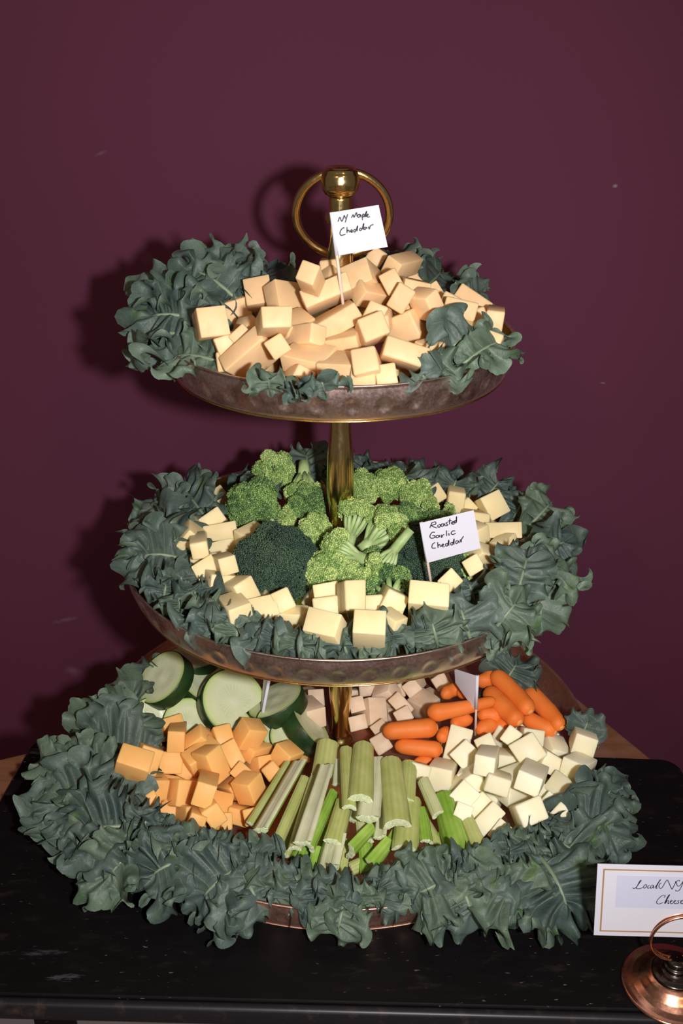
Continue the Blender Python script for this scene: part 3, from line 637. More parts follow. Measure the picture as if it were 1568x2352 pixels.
BLOCKS = '''
maple|-0.0187 -0.0575 0.4195|0.263 0.787 0.105 0.549|0.0131 0.0342 0.0126|peach cheddar bar on the top tray, back row, leftmost
maple|-0.0076 -0.0056 0.4158|0.424 -0.520 -0.585 -0.456|0.0134 0.0128 0.0255|peach cheddar bar on the top tray, back row, second from left
maple|0.0169 -0.0066 0.4081|0.042 0.578 -0.753 0.314|0.0420 0.0201 0.0172|peach cheddar bar on the top tray, back row, third from left
maple|0.0261 0.0474 0.4136|0.161 -0.229 -0.746 -0.604|0.0128 0.0128 0.0255|peach cheddar bar on the top tray, back row, fourth from left
maple|0.0351 -0.0211 0.4105|0.296 -0.408 -0.672 -0.543|0.0154 0.0128 0.0255|peach cheddar bar on the top tray, back row, fifth from left
maple|0.0444 0.0177 0.4138|0.165 0.824 -0.205 0.501|0.0140 0.0366 0.0128|peach cheddar bar on the top tray, back row, sixth from left
maple|0.0493 0.0438 0.3949|0.364 0.103 -0.922 0.088|0.0134 0.0272 0.0171|peach cheddar chunk on the top tray, back row, rightmost
maple|-0.0568 -0.0133 0.3984|0.286 -0.571 -0.689 -0.342|0.0203 0.0182 0.0246|peach cheddar chunk on the top tray, row two from the back, leftmost
maple|-0.0377 -0.0303 0.4014|0.450 -0.440 -0.772 -0.087|0.0211 0.0235 0.0128|peach cheddar slab on the top tray, row two from the back, second from left
maple|-0.0096 -0.0221 0.4068|0.064 0.738 0.542 0.397|0.0186 0.0231 0.0177|peach cheddar cube on the top tray, row two from the back, third from left
maple|-0.0090 -0.0412 0.4068|0.267 -0.488 -0.709 -0.434|0.0127 0.0336 0.0241|peach cheddar slab on the top tray, row two from the back, fourth from left
maple|0.0205 -0.0242 0.4023|0.327 -0.454 -0.829 -0.002|0.0128 0.0238 0.0141|peach cheddar bar on the top tray, row two from the back, fifth from left
maple|0.0509 -0.0175 0.4047|0.533 -0.560 -0.508 -0.379|0.0130 0.0184 0.0240|peach cheddar chunk on the top tray, row two from the back, sixth from left
maple|0.0639 0.0193 0.3904|0.463 -0.053 -0.869 0.168|0.0128 0.0324 0.0170|peach cheddar bar on the top tray, row two from the back, rightmost
maple|-0.0839 0.0466 0.3793|0.055 0.639 0.766 0.050|0.0236 0.0199 0.0128|peach cheddar chunk on the top tray, row three from the back, leftmost
maple|-0.0737 -0.0111 0.3871|0.172 0.005 0.662 -0.729|0.0198 0.0203 0.0272|peach cheddar chunk on the top tray, row three from the back, second from left
maple|0.0408 -0.0364 0.4028|0.528 -0.692 -0.378 -0.316|0.0178 0.0127 0.0255|peach cheddar chunk on the top tray, row three from the back, third from left
maple|0.0583 -0.0414 0.4003|0.509 -0.176 -0.728 -0.425|0.0192 0.0128 0.0196|peach cheddar chunk on the top tray, row three from the back, fourth from left
maple|0.0753 -0.0130 0.3891|0.292 0.610 -0.737 -0.011|0.0319 0.0129 0.0170|peach cheddar bar on the top tray, row three from the back, fifth from left
maple|0.0818 -0.0337 0.3951|0.456 -0.640 -0.465 -0.407|0.0126 0.0223 0.0252|peach cheddar slab on the top tray, row three from the back, sixth from left
maple|0.0996 0.0400 0.3826|0.520 -0.706 -0.348 -0.331|0.0128 0.0279 0.0255|peach cheddar slab on the top tray, row three from the back, rightmost
maple|-0.0421 -0.0935 0.4015|0.550 0.421 -0.312 0.650|0.0134 0.0184 0.0348|peach cheddar bar on the top tray, row four from the back, leftmost
maple|-0.0022 -0.0597 0.3941|0.647 -0.720 -0.225 -0.112|0.0304 0.0131 0.0250|peach cheddar slab on the top tray, row four from the back, second from left
maple|0.0227 -0.0589 0.3990|0.517 -0.678 -0.410 -0.324|0.0133 0.0127 0.0253|peach cheddar bar on the top tray, row four from the back, third from left
maple|0.0278 -0.0439 0.3902|0.055 0.096 0.993 0.042|0.0129 0.0209 0.0129|peach cheddar chunk on the top tray, row four from the back, fourth from left
maple|0.0508 -0.0234 0.3898|0.184 0.214 0.949 0.143|0.0231 0.0128 0.0211|peach cheddar slab on the top tray, row four from the back, fifth from left
maple|0.0954 -0.0122 0.3830|0.119 0.123 0.627 -0.760|0.0142 0.0146 0.0262|peach cheddar bar on the top tray, row four from the back, sixth from left
maple|0.1093 -0.0072 0.3807|0.759 0.007 0.080 0.646|0.0305 0.0128 0.0167|peach cheddar bar on the top tray, row four from the back, rightmost
maple|-0.0849 -0.0650 0.3930|0.466 0.437 -0.368 0.676|0.0191 0.0191 0.0324|peach cheddar bar on the top tray, row five from the back, leftmost
maple|-0.0621 -0.0504 0.3855|0.586 -0.569 -0.567 0.107|0.0128 0.0137 0.0142|peach cheddar cube on the top tray, row five from the back, second from left
maple|-0.0313 -0.0568 0.3881|0.117 -0.407 -0.898 -0.120|0.0170 0.0228 0.0177|peach cheddar cube on the top tray, row five from the back, third from left
maple|-0.0224 -0.0733 0.3875|0.326 0.271 0.782 0.456|0.0280 0.0128 0.0127|peach cheddar bar on the top tray, row five from the back, fourth from left
maple|0.0205 -0.0802 0.3933|0.311 -0.467 -0.715 -0.417|0.0155 0.0175 0.0253|peach cheddar chunk on the top tray, row five from the back, fifth from left
maple|0.0461 -0.0350 0.3820|0.232 0.210 0.949 -0.049|0.0230 0.0226 0.0227|peach cheddar cube on the top tray, row five from the back, sixth from left
maple|0.0817 -0.0490 0.3835|0.077 -0.956 0.283 0.027|0.0355 0.0144 0.0134|peach cheddar bar on the top tray, row five from the back, rightmost
maple|-0.0745 -0.0681 0.3803|0.421 -0.398 -0.683 -0.445|0.0133 0.0157 0.0252|peach cheddar chunk on the top tray, row six from the back, leftmost
maple|-0.0645 -0.0671 0.3847|0.279 -0.302 -0.744 -0.527|0.0128 0.0128 0.0255|peach cheddar bar on the top tray, row six from the back, second from left
maple|-0.0566 -0.0798 0.3769|0.863 -0.362 -0.310 -0.170|0.0332 0.0283 0.0128|peach cheddar slab on the top tray, row six from the back, third from left
maple|-0.0398 -0.0926 0.3860|0.305 -0.366 -0.717 -0.509|0.0126 0.0126 0.0252|peach cheddar bar on the top tray, row six from the back, fourth from left
maple|0.0034 -0.0687 0.3834|0.117 0.085 0.989 0.023|0.0223 0.0302 0.0129|peach cheddar slab on the top tray, row six from the back, fifth from left
maple|0.0580 -0.0719 0.3769|0.078 -0.383 -0.920 -0.023|0.0128 0.0181 0.0138|peach cheddar chunk on the top tray, row six from the back, sixth from left
maple|0.1012 -0.0531 0.3739|0.286 0.582 -0.761 0.013|0.0309 0.0127 0.0165|peach cheddar bar on the top tray, row six from the back, rightmost
maple|-0.0752 -0.0710 0.3695|0.428 -0.510 -0.626 -0.406|0.0129 0.0132 0.0259|peach cheddar bar on the top tray, front row, leftmost
maple|-0.0306 -0.0918 0.3633|0.022 -0.566 -0.745 0.353|0.0409 0.0128 0.0147|peach cheddar bar on the top tray, front row, second from left
maple|-0.0195 -0.0866 0.3761|0.009 0.254 0.956 0.145|0.0302 0.0220 0.0128|peach cheddar slab on the top tray, front row, third from left
maple|-0.0001 -0.0963 0.3732|0.027 0.125 0.990 0.065|0.0246 0.0227 0.0151|peach cheddar chunk on the top tray, front row, fourth from left
maple|0.0157 -0.0995 0.3599|0.217 0.643 -0.702 0.216|0.0412 0.0158 0.0171|peach cheddar bar on the top tray, front row, fifth from left
maple|0.0180 -0.0990 0.3737|0.139 0.633 -0.709 0.279|0.0406 0.0160 0.0168|peach cheddar bar on the top tray, front row, sixth from left
maple|0.0290 -0.1027 0.3703|0.369 -0.536 -0.611 -0.451|0.0135 0.0129 0.0257|peach cheddar bar on the top tray, front row, seventh from left
maple|0.0394 -0.0920 0.3800|0.112 0.110 -0.526 0.836|0.0274 0.0131 0.0355|peach cheddar slab on the top tray, front row, rightmost
garlic|-0.1054 0.0982 0.1861|0.314 -0.097 0.883 -0.335|0.0183 0.0420 0.0181|pale yellow cheddar bar on the middle tray, back row, leftmost
garlic|0.0655 0.0947 0.2107|0.019 -0.110 -0.832 -0.543|0.0128 0.0128 0.0244|pale yellow cheddar bar on the middle tray, back row, second from left
garlic|0.0804 0.0590 0.2144|0.220 -0.424 -0.733 -0.484|0.0151 0.0128 0.0244|pale yellow cheddar chunk on the middle tray, back row, third from left
garlic|0.0955 0.0522 0.2145|0.730 -0.032 0.095 0.676|0.0356 0.0144 0.0177|pale yellow cheddar bar on the middle tray, back row, fourth from left
garlic|0.1241 0.0421 0.2106|0.309 -0.411 -0.768 -0.382|0.0208 0.0183 0.0245|pale yellow cheddar cube on the middle tray, back row, rightmost
garlic|-0.1359 0.0395 0.1914|0.340 -0.827 -0.447 0.013|0.0169 0.0256 0.0193|pale yellow cheddar chunk on the middle tray, row two from the back, leftmost
garlic|-0.1179 0.0346 0.2107|0.264 -0.303 -0.794 -0.457|0.0128 0.0175 0.0244|pale yellow cheddar chunk on the middle tray, row two from the back, second from left
garlic|-0.1048 0.0051 0.2140|0.286 -0.353 -0.776 -0.437|0.0128 0.0274 0.0244|pale yellow cheddar slab on the middle tray, row two from the back, third from left
garlic|-0.1075 0.0674 0.1887|0.110 -0.560 -0.552 0.609|0.0406 0.0219 0.0179|pale yellow cheddar bar on the middle tray, row two from the back, fourth from left
garlic|0.0996 0.0565 0.2019|0.437 0.016 -0.869 0.230|0.0128 0.0338 0.0177|pale yellow cheddar bar on the middle tray, row two from the back, fifth from left
garlic|0.1074 0.0234 0.2086|0.741 -0.092 -0.644 0.167|0.0134 0.0373 0.0175|pale yellow cheddar bar on the middle tray, row two from the back, rightmost
garlic|-0.1262 -0.0009 0.2040|0.554 0.096 -0.780 0.274|0.0129 0.0339 0.0173|pale yellow cheddar bar on the middle tray, row three from the back, leftmost
garlic|-0.1141 -0.0228 0.2163|0.611 0.220 0.306 0.696|0.0368 0.0188 0.0172|pale yellow cheddar bar on the middle tray, row three from the back, second from left
garlic|-0.0941 -0.0041 0.2107|0.380 -0.527 -0.670 -0.359|0.0128 0.0249 0.0244|pale yellow cheddar slab on the middle tray, row three from the back, third from left
garlic|0.1043 -0.0154 0.2155|0.588 -0.282 -0.681 -0.335|0.0152 0.0128 0.0190|pale yellow cheddar chunk on the middle tray, row three from the back, fourth from left
garlic|0.1283 0.0015 0.2091|0.324 -0.626 -0.580 -0.409|0.0128 0.0284 0.0244|pale yellow cheddar slab on the middle tray, row three from the back, rightmost
garlic|-0.1046 -0.0477 0.2218|0.467 0.457 -0.435 0.619|0.0126 0.0126 0.0337|pale yellow cheddar bar on the middle tray, row four from the back, leftmost
garlic|-0.0870 -0.0096 0.1963|0.523 -0.839 -0.146 -0.014|0.0315 0.0204 0.0246|pale yellow cheddar chunk on the middle tray, row four from the back, second from left
garlic|-0.0687 -0.0166 0.2106|0.054 -0.370 -0.924 -0.078|0.0173 0.0213 0.0186|pale yellow cheddar cube on the middle tray, row four from the back, third from left
garlic|0.1061 -0.0487 0.2131|0.178 0.606 0.609 0.480|0.0127 0.0147 0.0186|pale yellow cheddar chunk on the middle tray, row four from the back, fourth from left
garlic|0.1135 -0.0348 0.2036|0.242 -0.521 -0.685 -0.448|0.0129 0.0139 0.0247|pale yellow cheddar bar on the middle tray, row four from the back, fifth from left
garlic|0.1275 -0.0178 0.2039|0.108 0.897 0.406 0.139|0.0180 0.0158 0.0177|pale yellow cheddar cube on the middle tray, row four from the back, rightmost
garlic|-0.0996 -0.0609 0.2091|0.297 -0.393 -0.769 -0.407|0.0127 0.0174 0.0243|pale yellow cheddar chunk on the middle tray, row five from the back, leftmost
garlic|-0.1017 -0.0446 0.2044|0.374 -0.529 -0.680 -0.344|0.0130 0.0212 0.0245|pale yellow cheddar chunk on the middle tray, row five from the back, second from left
garlic|-0.0831 -0.0720 0.2192|0.450 0.438 -0.360 0.690|0.0128 0.0128 0.0304|pale yellow cheddar bar on the middle tray, row five from the back, third from left
garlic|0.0789 -0.0803 0.2091|0.158 -0.366 -0.784 -0.475|0.0128 0.0140 0.0244|pale yellow cheddar bar on the middle tray, row five from the back, fourth from left
garlic|0.0973 -0.0635 0.2129|0.205 -0.455 -0.732 -0.463|0.0126 0.0126 0.0241|pale yellow cheddar bar on the middle tray, row five from the back, rightmost
garlic|-0.0875 -0.0796 0.2059|0.525 -0.547 -0.595 -0.266|0.0190 0.0190 0.0288|pale yellow cheddar chunk on the middle tray, row six from the back, leftmost
garlic|-0.0710 -0.0969 0.2109|0.926 -0.163 -0.188 0.285|0.0155 0.0310 0.0163|pale yellow cheddar bar on the middle tray, row six from the back, second from left
garlic|-0.0399 -0.1052 0.2079|0.282 -0.449 -0.747 -0.400|0.0154 0.0128 0.0244|pale yellow cheddar chunk on the middle tray, row six from the back, third from left
garlic|-0.0101 -0.0959 0.2092|0.329 -0.557 -0.668 -0.369|0.0128 0.0184 0.0244|pale yellow cheddar chunk on the middle tray, row six from the back, fourth from left
garlic|0.0075 -0.1253 0.2224|0.586 0.382 -0.274 0.660|0.0207 0.0144 0.0296|pale yellow cheddar chunk on the middle tray, row six from the back, fifth from left
garlic|0.0351 -0.1092 0.2095|0.834 -0.138 -0.515 0.144|0.0172 0.0316 0.0162|pale yellow cheddar bar on the middle tray, row six from the back, rightmost
garlic|-0.0712 -0.1216 0.2097|0.643 0.107 -0.739 0.174|0.0168 0.0277 0.0161|pale yellow cheddar bar on the middle tray, row seven from the back, leftmost
garlic|-0.0533 -0.1107 0.2033|0.269 -0.558 -0.725 -0.302|0.0148 0.0201 0.0237|pale yellow cheddar chunk on the middle tray, row seven from the back, second from left
garlic|-0.0102 -0.1105 0.2064|0.334 -0.575 -0.657 -0.356|0.0128 0.0179 0.0244|pale yellow cheddar chunk on the middle tray, row seven from the back, third from left
garlic|0.0229 -0.1083 0.2063|0.331 -0.605 -0.628 -0.360|0.0128 0.0133 0.0244|pale yellow cheddar bar on the middle tray, row seven from the back, fourth from left
garlic|0.0599 -0.1198 0.2147|0.316 0.610 -0.679 0.258|0.0399 0.0271 0.0166|pale yellow cheddar chunk on the middle tray, row seven from the back, rightmost
garlic|-0.0752 -0.1040 0.1990|0.398 -0.628 -0.605 -0.286|0.0128 0.0243 0.0244|pale yellow cheddar slab on the middle tray, front row, leftmost
garlic|-0.0320 -0.1149 0.1997|0.047 0.138 0.989 -0.022|0.0183 0.0155 0.0128|pale yellow cheddar chunk on the middle tray, front row, second from left
garlic|-0.0076 -0.1445 0.2062|0.376 0.477 -0.755 0.247|0.0351 0.0236 0.0164|pale yellow cheddar chunk on the middle tray, front row, third from left
garlic|0.0189 -0.1547 0.2132|0.324 0.619 -0.656 0.286|0.0414 0.0206 0.0163|pale yellow cheddar bar on the middle tray, front row, fourth from left
garlic|0.0340 -0.1368 0.2098|0.695 -0.326 -0.592 -0.244|0.0129 0.0127 0.0173|pale yellow cheddar chunk on the middle tray, front row, fifth from left
garlic|0.0362 -0.1229 0.2011|0.326 -0.621 -0.618 -0.355|0.0147 0.0128 0.0245|pale yellow cheddar bar on the middle tray, front row, rightmost
orange|-0.1560 -0.0075 0.0214|0.141 0.494 0.829 -0.222|0.0392 0.0193 0.0144|orange cheddar bar on the bottom tray, back row, leftmost
orange|-0.1431 -0.0280 0.0383|0.584 -0.054 -0.707 0.395|0.0188 0.0363 0.0176|orange cheddar bar on the bottom tray, back row, second from left
orange|-0.1323 -0.0529 0.0499|0.657 -0.116 0.173 0.725|0.0360 0.0136 0.0172|orange cheddar bar on the bottom tray, back row, third from left
orange|-0.1107 -0.0412 0.0358|0.180 0.790 0.585 0.042|0.0189 0.0189 0.0180|orange cheddar cube on the bottom tray, back row, fourth from left
orange|-0.0968 -0.0473 0.0438|0.292 -0.512 -0.781 -0.205|0.0172 0.0147 0.0251|orange cheddar chunk on the bottom tray, back row, fifth from left
orange|-0.0739 -0.0496 0.0497|0.216 0.476 0.711 0.470|0.0178 0.0211 0.0188|orange cheddar cube on the bottom tray, back row, rightmost
orange|-0.1568 -0.0364 0.0311|0.108 -0.109 0.953 0.260|0.0182 0.0128 0.0279|orange cheddar chunk on the bottom tray, row two from the back, leftmost
orange|-0.1148 -0.0540 0.0446|0.148 0.616 0.710 0.308|0.0150 0.0219 0.0188|orange cheddar chunk on the bottom tray, row two from the back, second from left
orange|-0.1108 -0.0676 0.0422|0.004 -0.419 -0.900 -0.117|0.0166 0.0287 0.0170|orange cheddar bar on the bottom tray, row two from the back, third from left
orange|-0.0869 -0.0629 0.0406|0.258 -0.443 -0.789 -0.339|0.0211 0.0136 0.0244|orange cheddar chunk on the bottom tray, row two from the back, fourth from left
orange|-0.0696 -0.0489 0.0342|0.114 -0.362 -0.917 0.125|0.0186 0.0257 0.0128|orange cheddar chunk on the bottom tray, row two from the back, fifth from left
orange|-0.0435 -0.0623 0.0392|0.773 -0.318 -0.519 -0.182|0.0152 0.0178 0.0179|orange cheddar cube on the bottom tray, row two from the back, sixth from left
orange|-0.0404 -0.0423 0.0230|0.155 0.256 0.886 -0.355|0.0191 0.0259 0.0140|orange cheddar chunk on the bottom tray, row two from the back, rightmost
orange|-0.1585 -0.0999 0.0565|0.487 0.630 -0.549 0.254|0.0420 0.0253 0.0172|orange cheddar bar on the bottom tray, row three from the back, leftmost
orange|-0.1615 -0.0577 0.0224|0.680 -0.049 -0.625 0.381|0.0192 0.0399 0.0176|orange cheddar bar on the bottom tray, row three from the back, second from left
orange|-0.1547 -0.0735 0.0432|0.796 -0.111 -0.521 0.289|0.0238 0.0325 0.0171|orange cheddar chunk on the bottom tray, row three from the back, third from left
orange|-0.1367 -0.0652 0.0330|0.356 -0.621 -0.657 -0.238|0.0175 0.0184 0.0244|orange cheddar chunk on the bottom tray, row three from the back, fourth from left
orange|-0.1013 -0.0801 0.0444|0.507 -0.268 -0.789 -0.219|0.0274 0.0166 0.0204|orange cheddar chunk on the bottom tray, row three from the back, fifth from left
orange|-0.0623 -0.0604 0.0280|0.427 -0.460 -0.771 -0.106|0.0128 0.0236 0.0243|orange cheddar slab on the bottom tray, row three from the back, rightmost
orange|-0.1584 -0.0773 0.0275|0.282 -0.416 -0.805 -0.314|0.0127 0.0127 0.0243|orange cheddar bar on the bottom tray, row four from the back, leftmost
orange|-0.1548 -0.0699 0.0180|0.309 -0.496 -0.759 -0.287|0.0130 0.0130 0.0248|orange cheddar bar on the bottom tray, row four from the back, second from left
orange|-0.1487 -0.0878 0.0299|0.762 0.013 -0.586 0.277|0.0200 0.0396 0.0173|orange cheddar bar on the bottom tray, row four from the back, third from left
orange|-0.1245 -0.0662 0.0258|0.394 -0.752 -0.504 -0.158|0.0129 0.0187 0.0245|orange cheddar chunk on the bottom tray, row four from the back, fourth from left
orange|-0.0772 -0.0793 0.0336|0.177 -0.284 -0.863 -0.378|0.0167 0.0128 0.0244|orange cheddar chunk on the bottom tray, row four from the back, fifth from left
orange|-0.0705 -0.0983 0.0355|0.558 -0.214 -0.782 -0.178|0.0203 0.0171 0.0191|orange cheddar cube on the bottom tray, row four from the back, sixth from left
orange|-0.0544 -0.0781 0.0352|0.207 -0.381 -0.825 -0.364|0.0127 0.0127 0.0242|orange cheddar bar on the bottom tray, row four from the back, rightmost
orange|-0.1549 -0.0993 0.0320|0.539 -0.103 -0.824 0.141|0.0163 0.0181 0.0171|orange cheddar cube on the bottom tray, row five from the back, leftmost
orange|-0.1451 -0.1097 0.0317|0.265 -0.402 -0.817 -0.317|0.0134 0.0126 0.0241|orange cheddar bar on the bottom tray, row five from the back, second from left
orange|-0.1243 -0.0957 0.0281|0.487 -0.554 -0.669 -0.092|0.0209 0.0173 0.0229|orange cheddar cube on the bottom tray, row five from the back, third from left
orange|-0.1022 -0.1124 0.0474|0.668 0.453 -0.296 0.512|0.0175 0.0147 0.0372|orange cheddar bar on the bottom tray, row five from the back, fourth from left
orange|-0.0953 -0.1030 0.0182|0.191 -0.717 -0.670 -0.005|0.0203 0.0188 0.0236|orange cheddar cube on the bottom tray, row five from the back, fifth from left
orange|-0.0853 -0.0860 0.0249|0.497 -0.749 -0.434 0.062|0.0130 0.0146 0.0247|orange cheddar bar on the bottom tray, row five from the back, rightmost
orange|-0.1301 -0.0953 0.0100|0.370 -0.703 -0.580 -0.181|0.0130 0.0309 0.0248|orange cheddar slab on the bottom tray, front row, leftmost
orange|-0.1162 -0.1104 0.0187|0.720 -0.089 -0.588 0.358|0.0168 0.0392 0.0172|orange cheddar bar on the bottom tray, front row, second from left
orange|-0.1075 -0.1313 0.0332|0.661 -0.059 0.305 0.683|0.0330 0.0126 0.0164|orange cheddar bar on the bottom tray, front row, third from left
orange|-0.0973 -0.1235 0.0348|0.925 -0.202 -0.249 0.202|0.0136 0.0363 0.0168|orange cheddar bar on the bottom tray, front row, fourth from left
orange|-0.0885 -0.1224 0.0241|0.318 -0.620 -0.674 -0.248|0.0127 0.0129 0.0243|orange cheddar bar on the bottom tray, front row, fifth from left
orange|-0.0776 -0.1065 0.0170|0.087 -0.050 -0.964 0.247|0.0178 0.0228 0.0128|orange cheddar chunk on the bottom tray, front row, sixth from left
orange|-0.0671 -0.1202 0.0267|0.284 -0.561 -0.724 -0.284|0.0127 0.0127 0.0242|orange cheddar bar on the bottom tray, front row, rightmost
white|0.0971 -0.0410 0.0320|0.324 -0.731 -0.525 -0.293|0.0308 0.0192 0.0248|ivory white cheddar chunk on the bottom tray, back row, leftmost
white|0.1163 -0.0619 0.0491|0.181 -0.509 -0.745 -0.392|0.0139 0.0151 0.0244|ivory white cheddar chunk on the bottom tray, back row, second from left
white|0.1385 -0.0498 0.0475|0.070 -0.329 -0.840 -0.426|0.0128 0.0141 0.0244|ivory white cheddar bar on the bottom tray, back row, third from left
white|0.1565 -0.0378 0.0387|0.731 -0.217 -0.618 0.193|0.0128 0.0325 0.0174|ivory white cheddar bar on the bottom tray, back row, fourth from left
white|0.1778 -0.0418 0.0290|0.135 -0.656 -0.731 0.131|0.0231 0.0177 0.0128|ivory white cheddar chunk on the bottom tray, back row, fifth from left
white|0.1982 -0.0480 0.0421|0.760 -0.047 0.201 0.616|0.0354 0.0182 0.0173|ivory white cheddar bar on the bottom tray, back row, rightmost
white|0.1018 -0.0603 0.0359|0.132 -0.399 -0.812 -0.404|0.0208 0.0194 0.0248|ivory white cheddar cube on the bottom tray, row two from the back, leftmost
white|0.1128 -0.0918 0.0572|0.668 0.330 -0.437 0.504|0.0159 0.0158 0.0349|ivory white cheddar bar on the bottom tray, row two from the back, second from left
white|0.1373 -0.0602 0.0269|0.018 -0.101 -0.975 0.199|0.0228 0.0240 0.0215|ivory white cheddar cube on the bottom tray, row two from the back, third from left
white|0.1489 -0.0691 0.0483|0.142 -0.476 -0.767 -0.406|0.0219 0.0225 0.0242|ivory white cheddar cube on the bottom tray, row two from the back, fourth from left
white|0.1650 -0.0624 0.0340|0.845 -0.189 -0.477 0.149|0.0156 0.0420 0.0173|ivory white cheddar bar on the bottom tray, row two from the back, fifth from left
white|0.1875 -0.0794 0.0397|0.064 -0.312 -0.932 0.172|0.0191 0.0275 0.0170|ivory white cheddar chunk on the bottom tray, row two from the back, rightmost
white|0.0602 -0.0780 0.0363|0.764 -0.205 -0.572 0.216|0.0128 0.0315 0.0172|ivory white cheddar bar on the bottom tray, row three from the back, leftmost
white|0.0807 -0.0758 0.0293|0.036 -0.146 -0.970 0.193|0.0202 0.0309 0.0208|ivory white cheddar chunk on the bottom tray, row three from the back, second from left
white|0.1020 -0.0903 0.0340|0.337 0.709 0.590 0.189|0.0205 0.0269 0.0174|ivory white cheddar chunk on the bottom tray, row three from the back, third from left
white|0.1049 -0.0799 0.0309|0.549 -0.199 -0.811 -0.040|0.0176 0.0190 0.0179|ivory white cheddar cube on the bottom tray, row three from the back, fourth from left
white|0.1196 -0.1084 0.0501|0.715 0.368 -0.355 0.477|0.0137 0.0184 0.0292|ivory white cheddar chunk on the bottom tray, row three from the back, fifth from left
white|0.1453 -0.1072 0.0538|0.724 0.353 -0.425 0.412|0.0146 0.0188 0.0382|ivory white cheddar bar on the bottom tray, row three from the back, rightmost
white|0.0929 -0.1075 0.0315|0.100 -0.358 -0.840 -0.395|0.0177 0.0266 0.0244|ivory white cheddar chunk on the bottom tray, row four from the back, leftmost
white|0.1064 -0.1092 0.0276|0.114 -0.398 -0.822 -0.391|0.0128 0.0206 0.0245|ivory white cheddar chunk on the bottom tray, row four from the back, second from left
white|0.1368 -0.0930 0.0359|0.604 -0.383 -0.631 -0.300|0.0247 0.0292 0.0186|ivory white cheddar chunk on the bottom tray, row four from the back, third from left
white|0.1612 -0.0945 0.0250|0.050 -0.335 -0.847 -0.410|0.0140 0.0129 0.0245|ivory white cheddar bar on the bottom tray, row four from the back, fourth from left
white|0.1605 -0.1107 0.0319|0.076 -0.388 -0.824 -0.405|0.0127 0.0127 0.0242|ivory white cheddar bar on the bottom tray, row four from the back, fifth from left
white|0.1723 -0.1022 0.0370|0.170 0.445 0.846 0.241|0.0256 0.0176 0.0139|ivory white cheddar chunk on the bottom tray, row four from the back, rightmost
white|0.0927 -0.1235 0.0339|0.015 -0.184 -0.896 -0.404|0.0126 0.0126 0.0241|ivory white cheddar bar on the bottom tray, front row, leftmost
white|0.1114 -0.1257 0.0297|0.106 -0.393 -0.827 -0.387|0.0130 0.0244 0.0244|ivory white cheddar slab on the bottom tray, front row, second from left
white|0.1196 -0.1358 0.0258|0.072 -0.345 -0.851 -0.390|0.0128 0.0157 0.0244|ivory white cheddar chunk on the bottom tray, front row, third from left
white|0.1399 -0.1305 0.0400|0.522 0.226 -0.312 0.761|0.0172 0.0201 0.0299|ivory white cheddar chunk on the bottom tray, front row, fourth from left
white|0.1514 -0.1109 0.0184|0.786 -0.056 0.186 0.586|0.0420 0.0180 0.0173|ivory white cheddar bar on the bottom tray, front row, fifth from left
white|0.1661 -0.1240 0.0328|0.073 -0.398 -0.821 -0.402|0.0126 0.0142 0.0241|ivory white cheddar bar on the bottom tray, front row, rightmost
tan|0.0282 0.0448 0.0275|0.295 -0.594 -0.665 -0.343|0.0129 0.0230 0.0222|pinkish tan cheese slab behind the lowest post, back row, leftmost
tan|0.0410 0.0297 0.0326|0.174 0.763 0.576 0.239|0.0168 0.0187 0.0177|pinkish tan cheese cube behind the lowest post, back row, second from left
tan|0.0505 0.0421 0.0259|0.239 -0.517 -0.731 -0.376|0.0129 0.0133 0.0222|pinkish tan cheese bar behind the lowest post, back row, third from left
tan|0.0638 0.0403 0.0314|0.174 -0.408 -0.793 -0.417|0.0131 0.0138 0.0220|pinkish tan cheese chunk behind the lowest post, back row, fourth from left
tan|0.0909 0.0518 0.0298|0.178 -0.442 -0.777 -0.413|0.0128 0.0137 0.0220|pinkish tan cheese chunk behind the lowest post, back row, rightmost
tan|-0.0267 0.0042 0.0324|0.681 0.059 -0.695 0.222|0.0182 0.0342 0.0169|pinkish tan cheese bar behind the lowest post, row two from the back, leftmost
tan|-0.0216 0.0279 0.0293|0.317 -0.601 -0.661 -0.318|0.0153 0.0143 0.0220|pinkish tan cheese chunk behind the lowest post, row two from the back, second from left
tan|0.0144 0.0135 0.0327|0.274 -0.555 -0.702 -0.353|0.0131 0.0127 0.0219|pinkish tan cheese bar behind the lowest post, row two from the back, third from left
tan|0.0531 0.0133 0.0324|0.156 -0.378 -0.815 -0.411|0.0214 0.0127 0.0220|pinkish tan cheese slab behind the lowest post, row two from the back, fourth from left
tan|0.0743 0.0264 0.0219|0.015 0.391 0.918 0.054|0.0216 0.0205 0.0184|pinkish tan cheese cube behind the lowest post, row two from the back, rightmost
tan|0.0148 -0.0045 0.0267|0.274 -0.567 -0.697 -0.342|0.0128 0.0152 0.0220|pinkish tan cheese chunk behind the lowest post, front row, leftmost
tan|0.0250 0.0152 0.0222|0.676 -0.109 -0.626 0.374|0.0245 0.0420 0.0173|pinkish tan cheese bar behind the lowest post, front row, second from left
tan|0.0341 -0.0132 0.0270|0.183 -0.420 -0.796 -0.395|0.0133 0.0128 0.0220|pinkish tan cheese bar behind the lowest post, front row, third from left
tan|0.0339 -0.0330 0.0269|0.195 -0.447 -0.787 -0.379|0.0157 0.0144 0.0220|pinkish tan cheese chunk behind the lowest post, front row, fourth from left
tan|0.0539 -0.0039 0.0337|0.203 -0.474 -0.768 -0.379|0.0126 0.0140 0.0218|pinkish tan cheese chunk behind the lowest post, front row, rightmost
maple|-0.0649 0.0349 0.3930|0.942 0.122 -0.241 0.198|0.0164 0.0152 0.0162|half-buried peach cheddar piece on the top tray, back row, leftmost
maple|-0.0171 0.0216 0.3966|0.491 -0.220 0.410 0.736|0.0177 0.0196 0.0174|half-buried peach cheddar piece on the top tray, back row, second from left
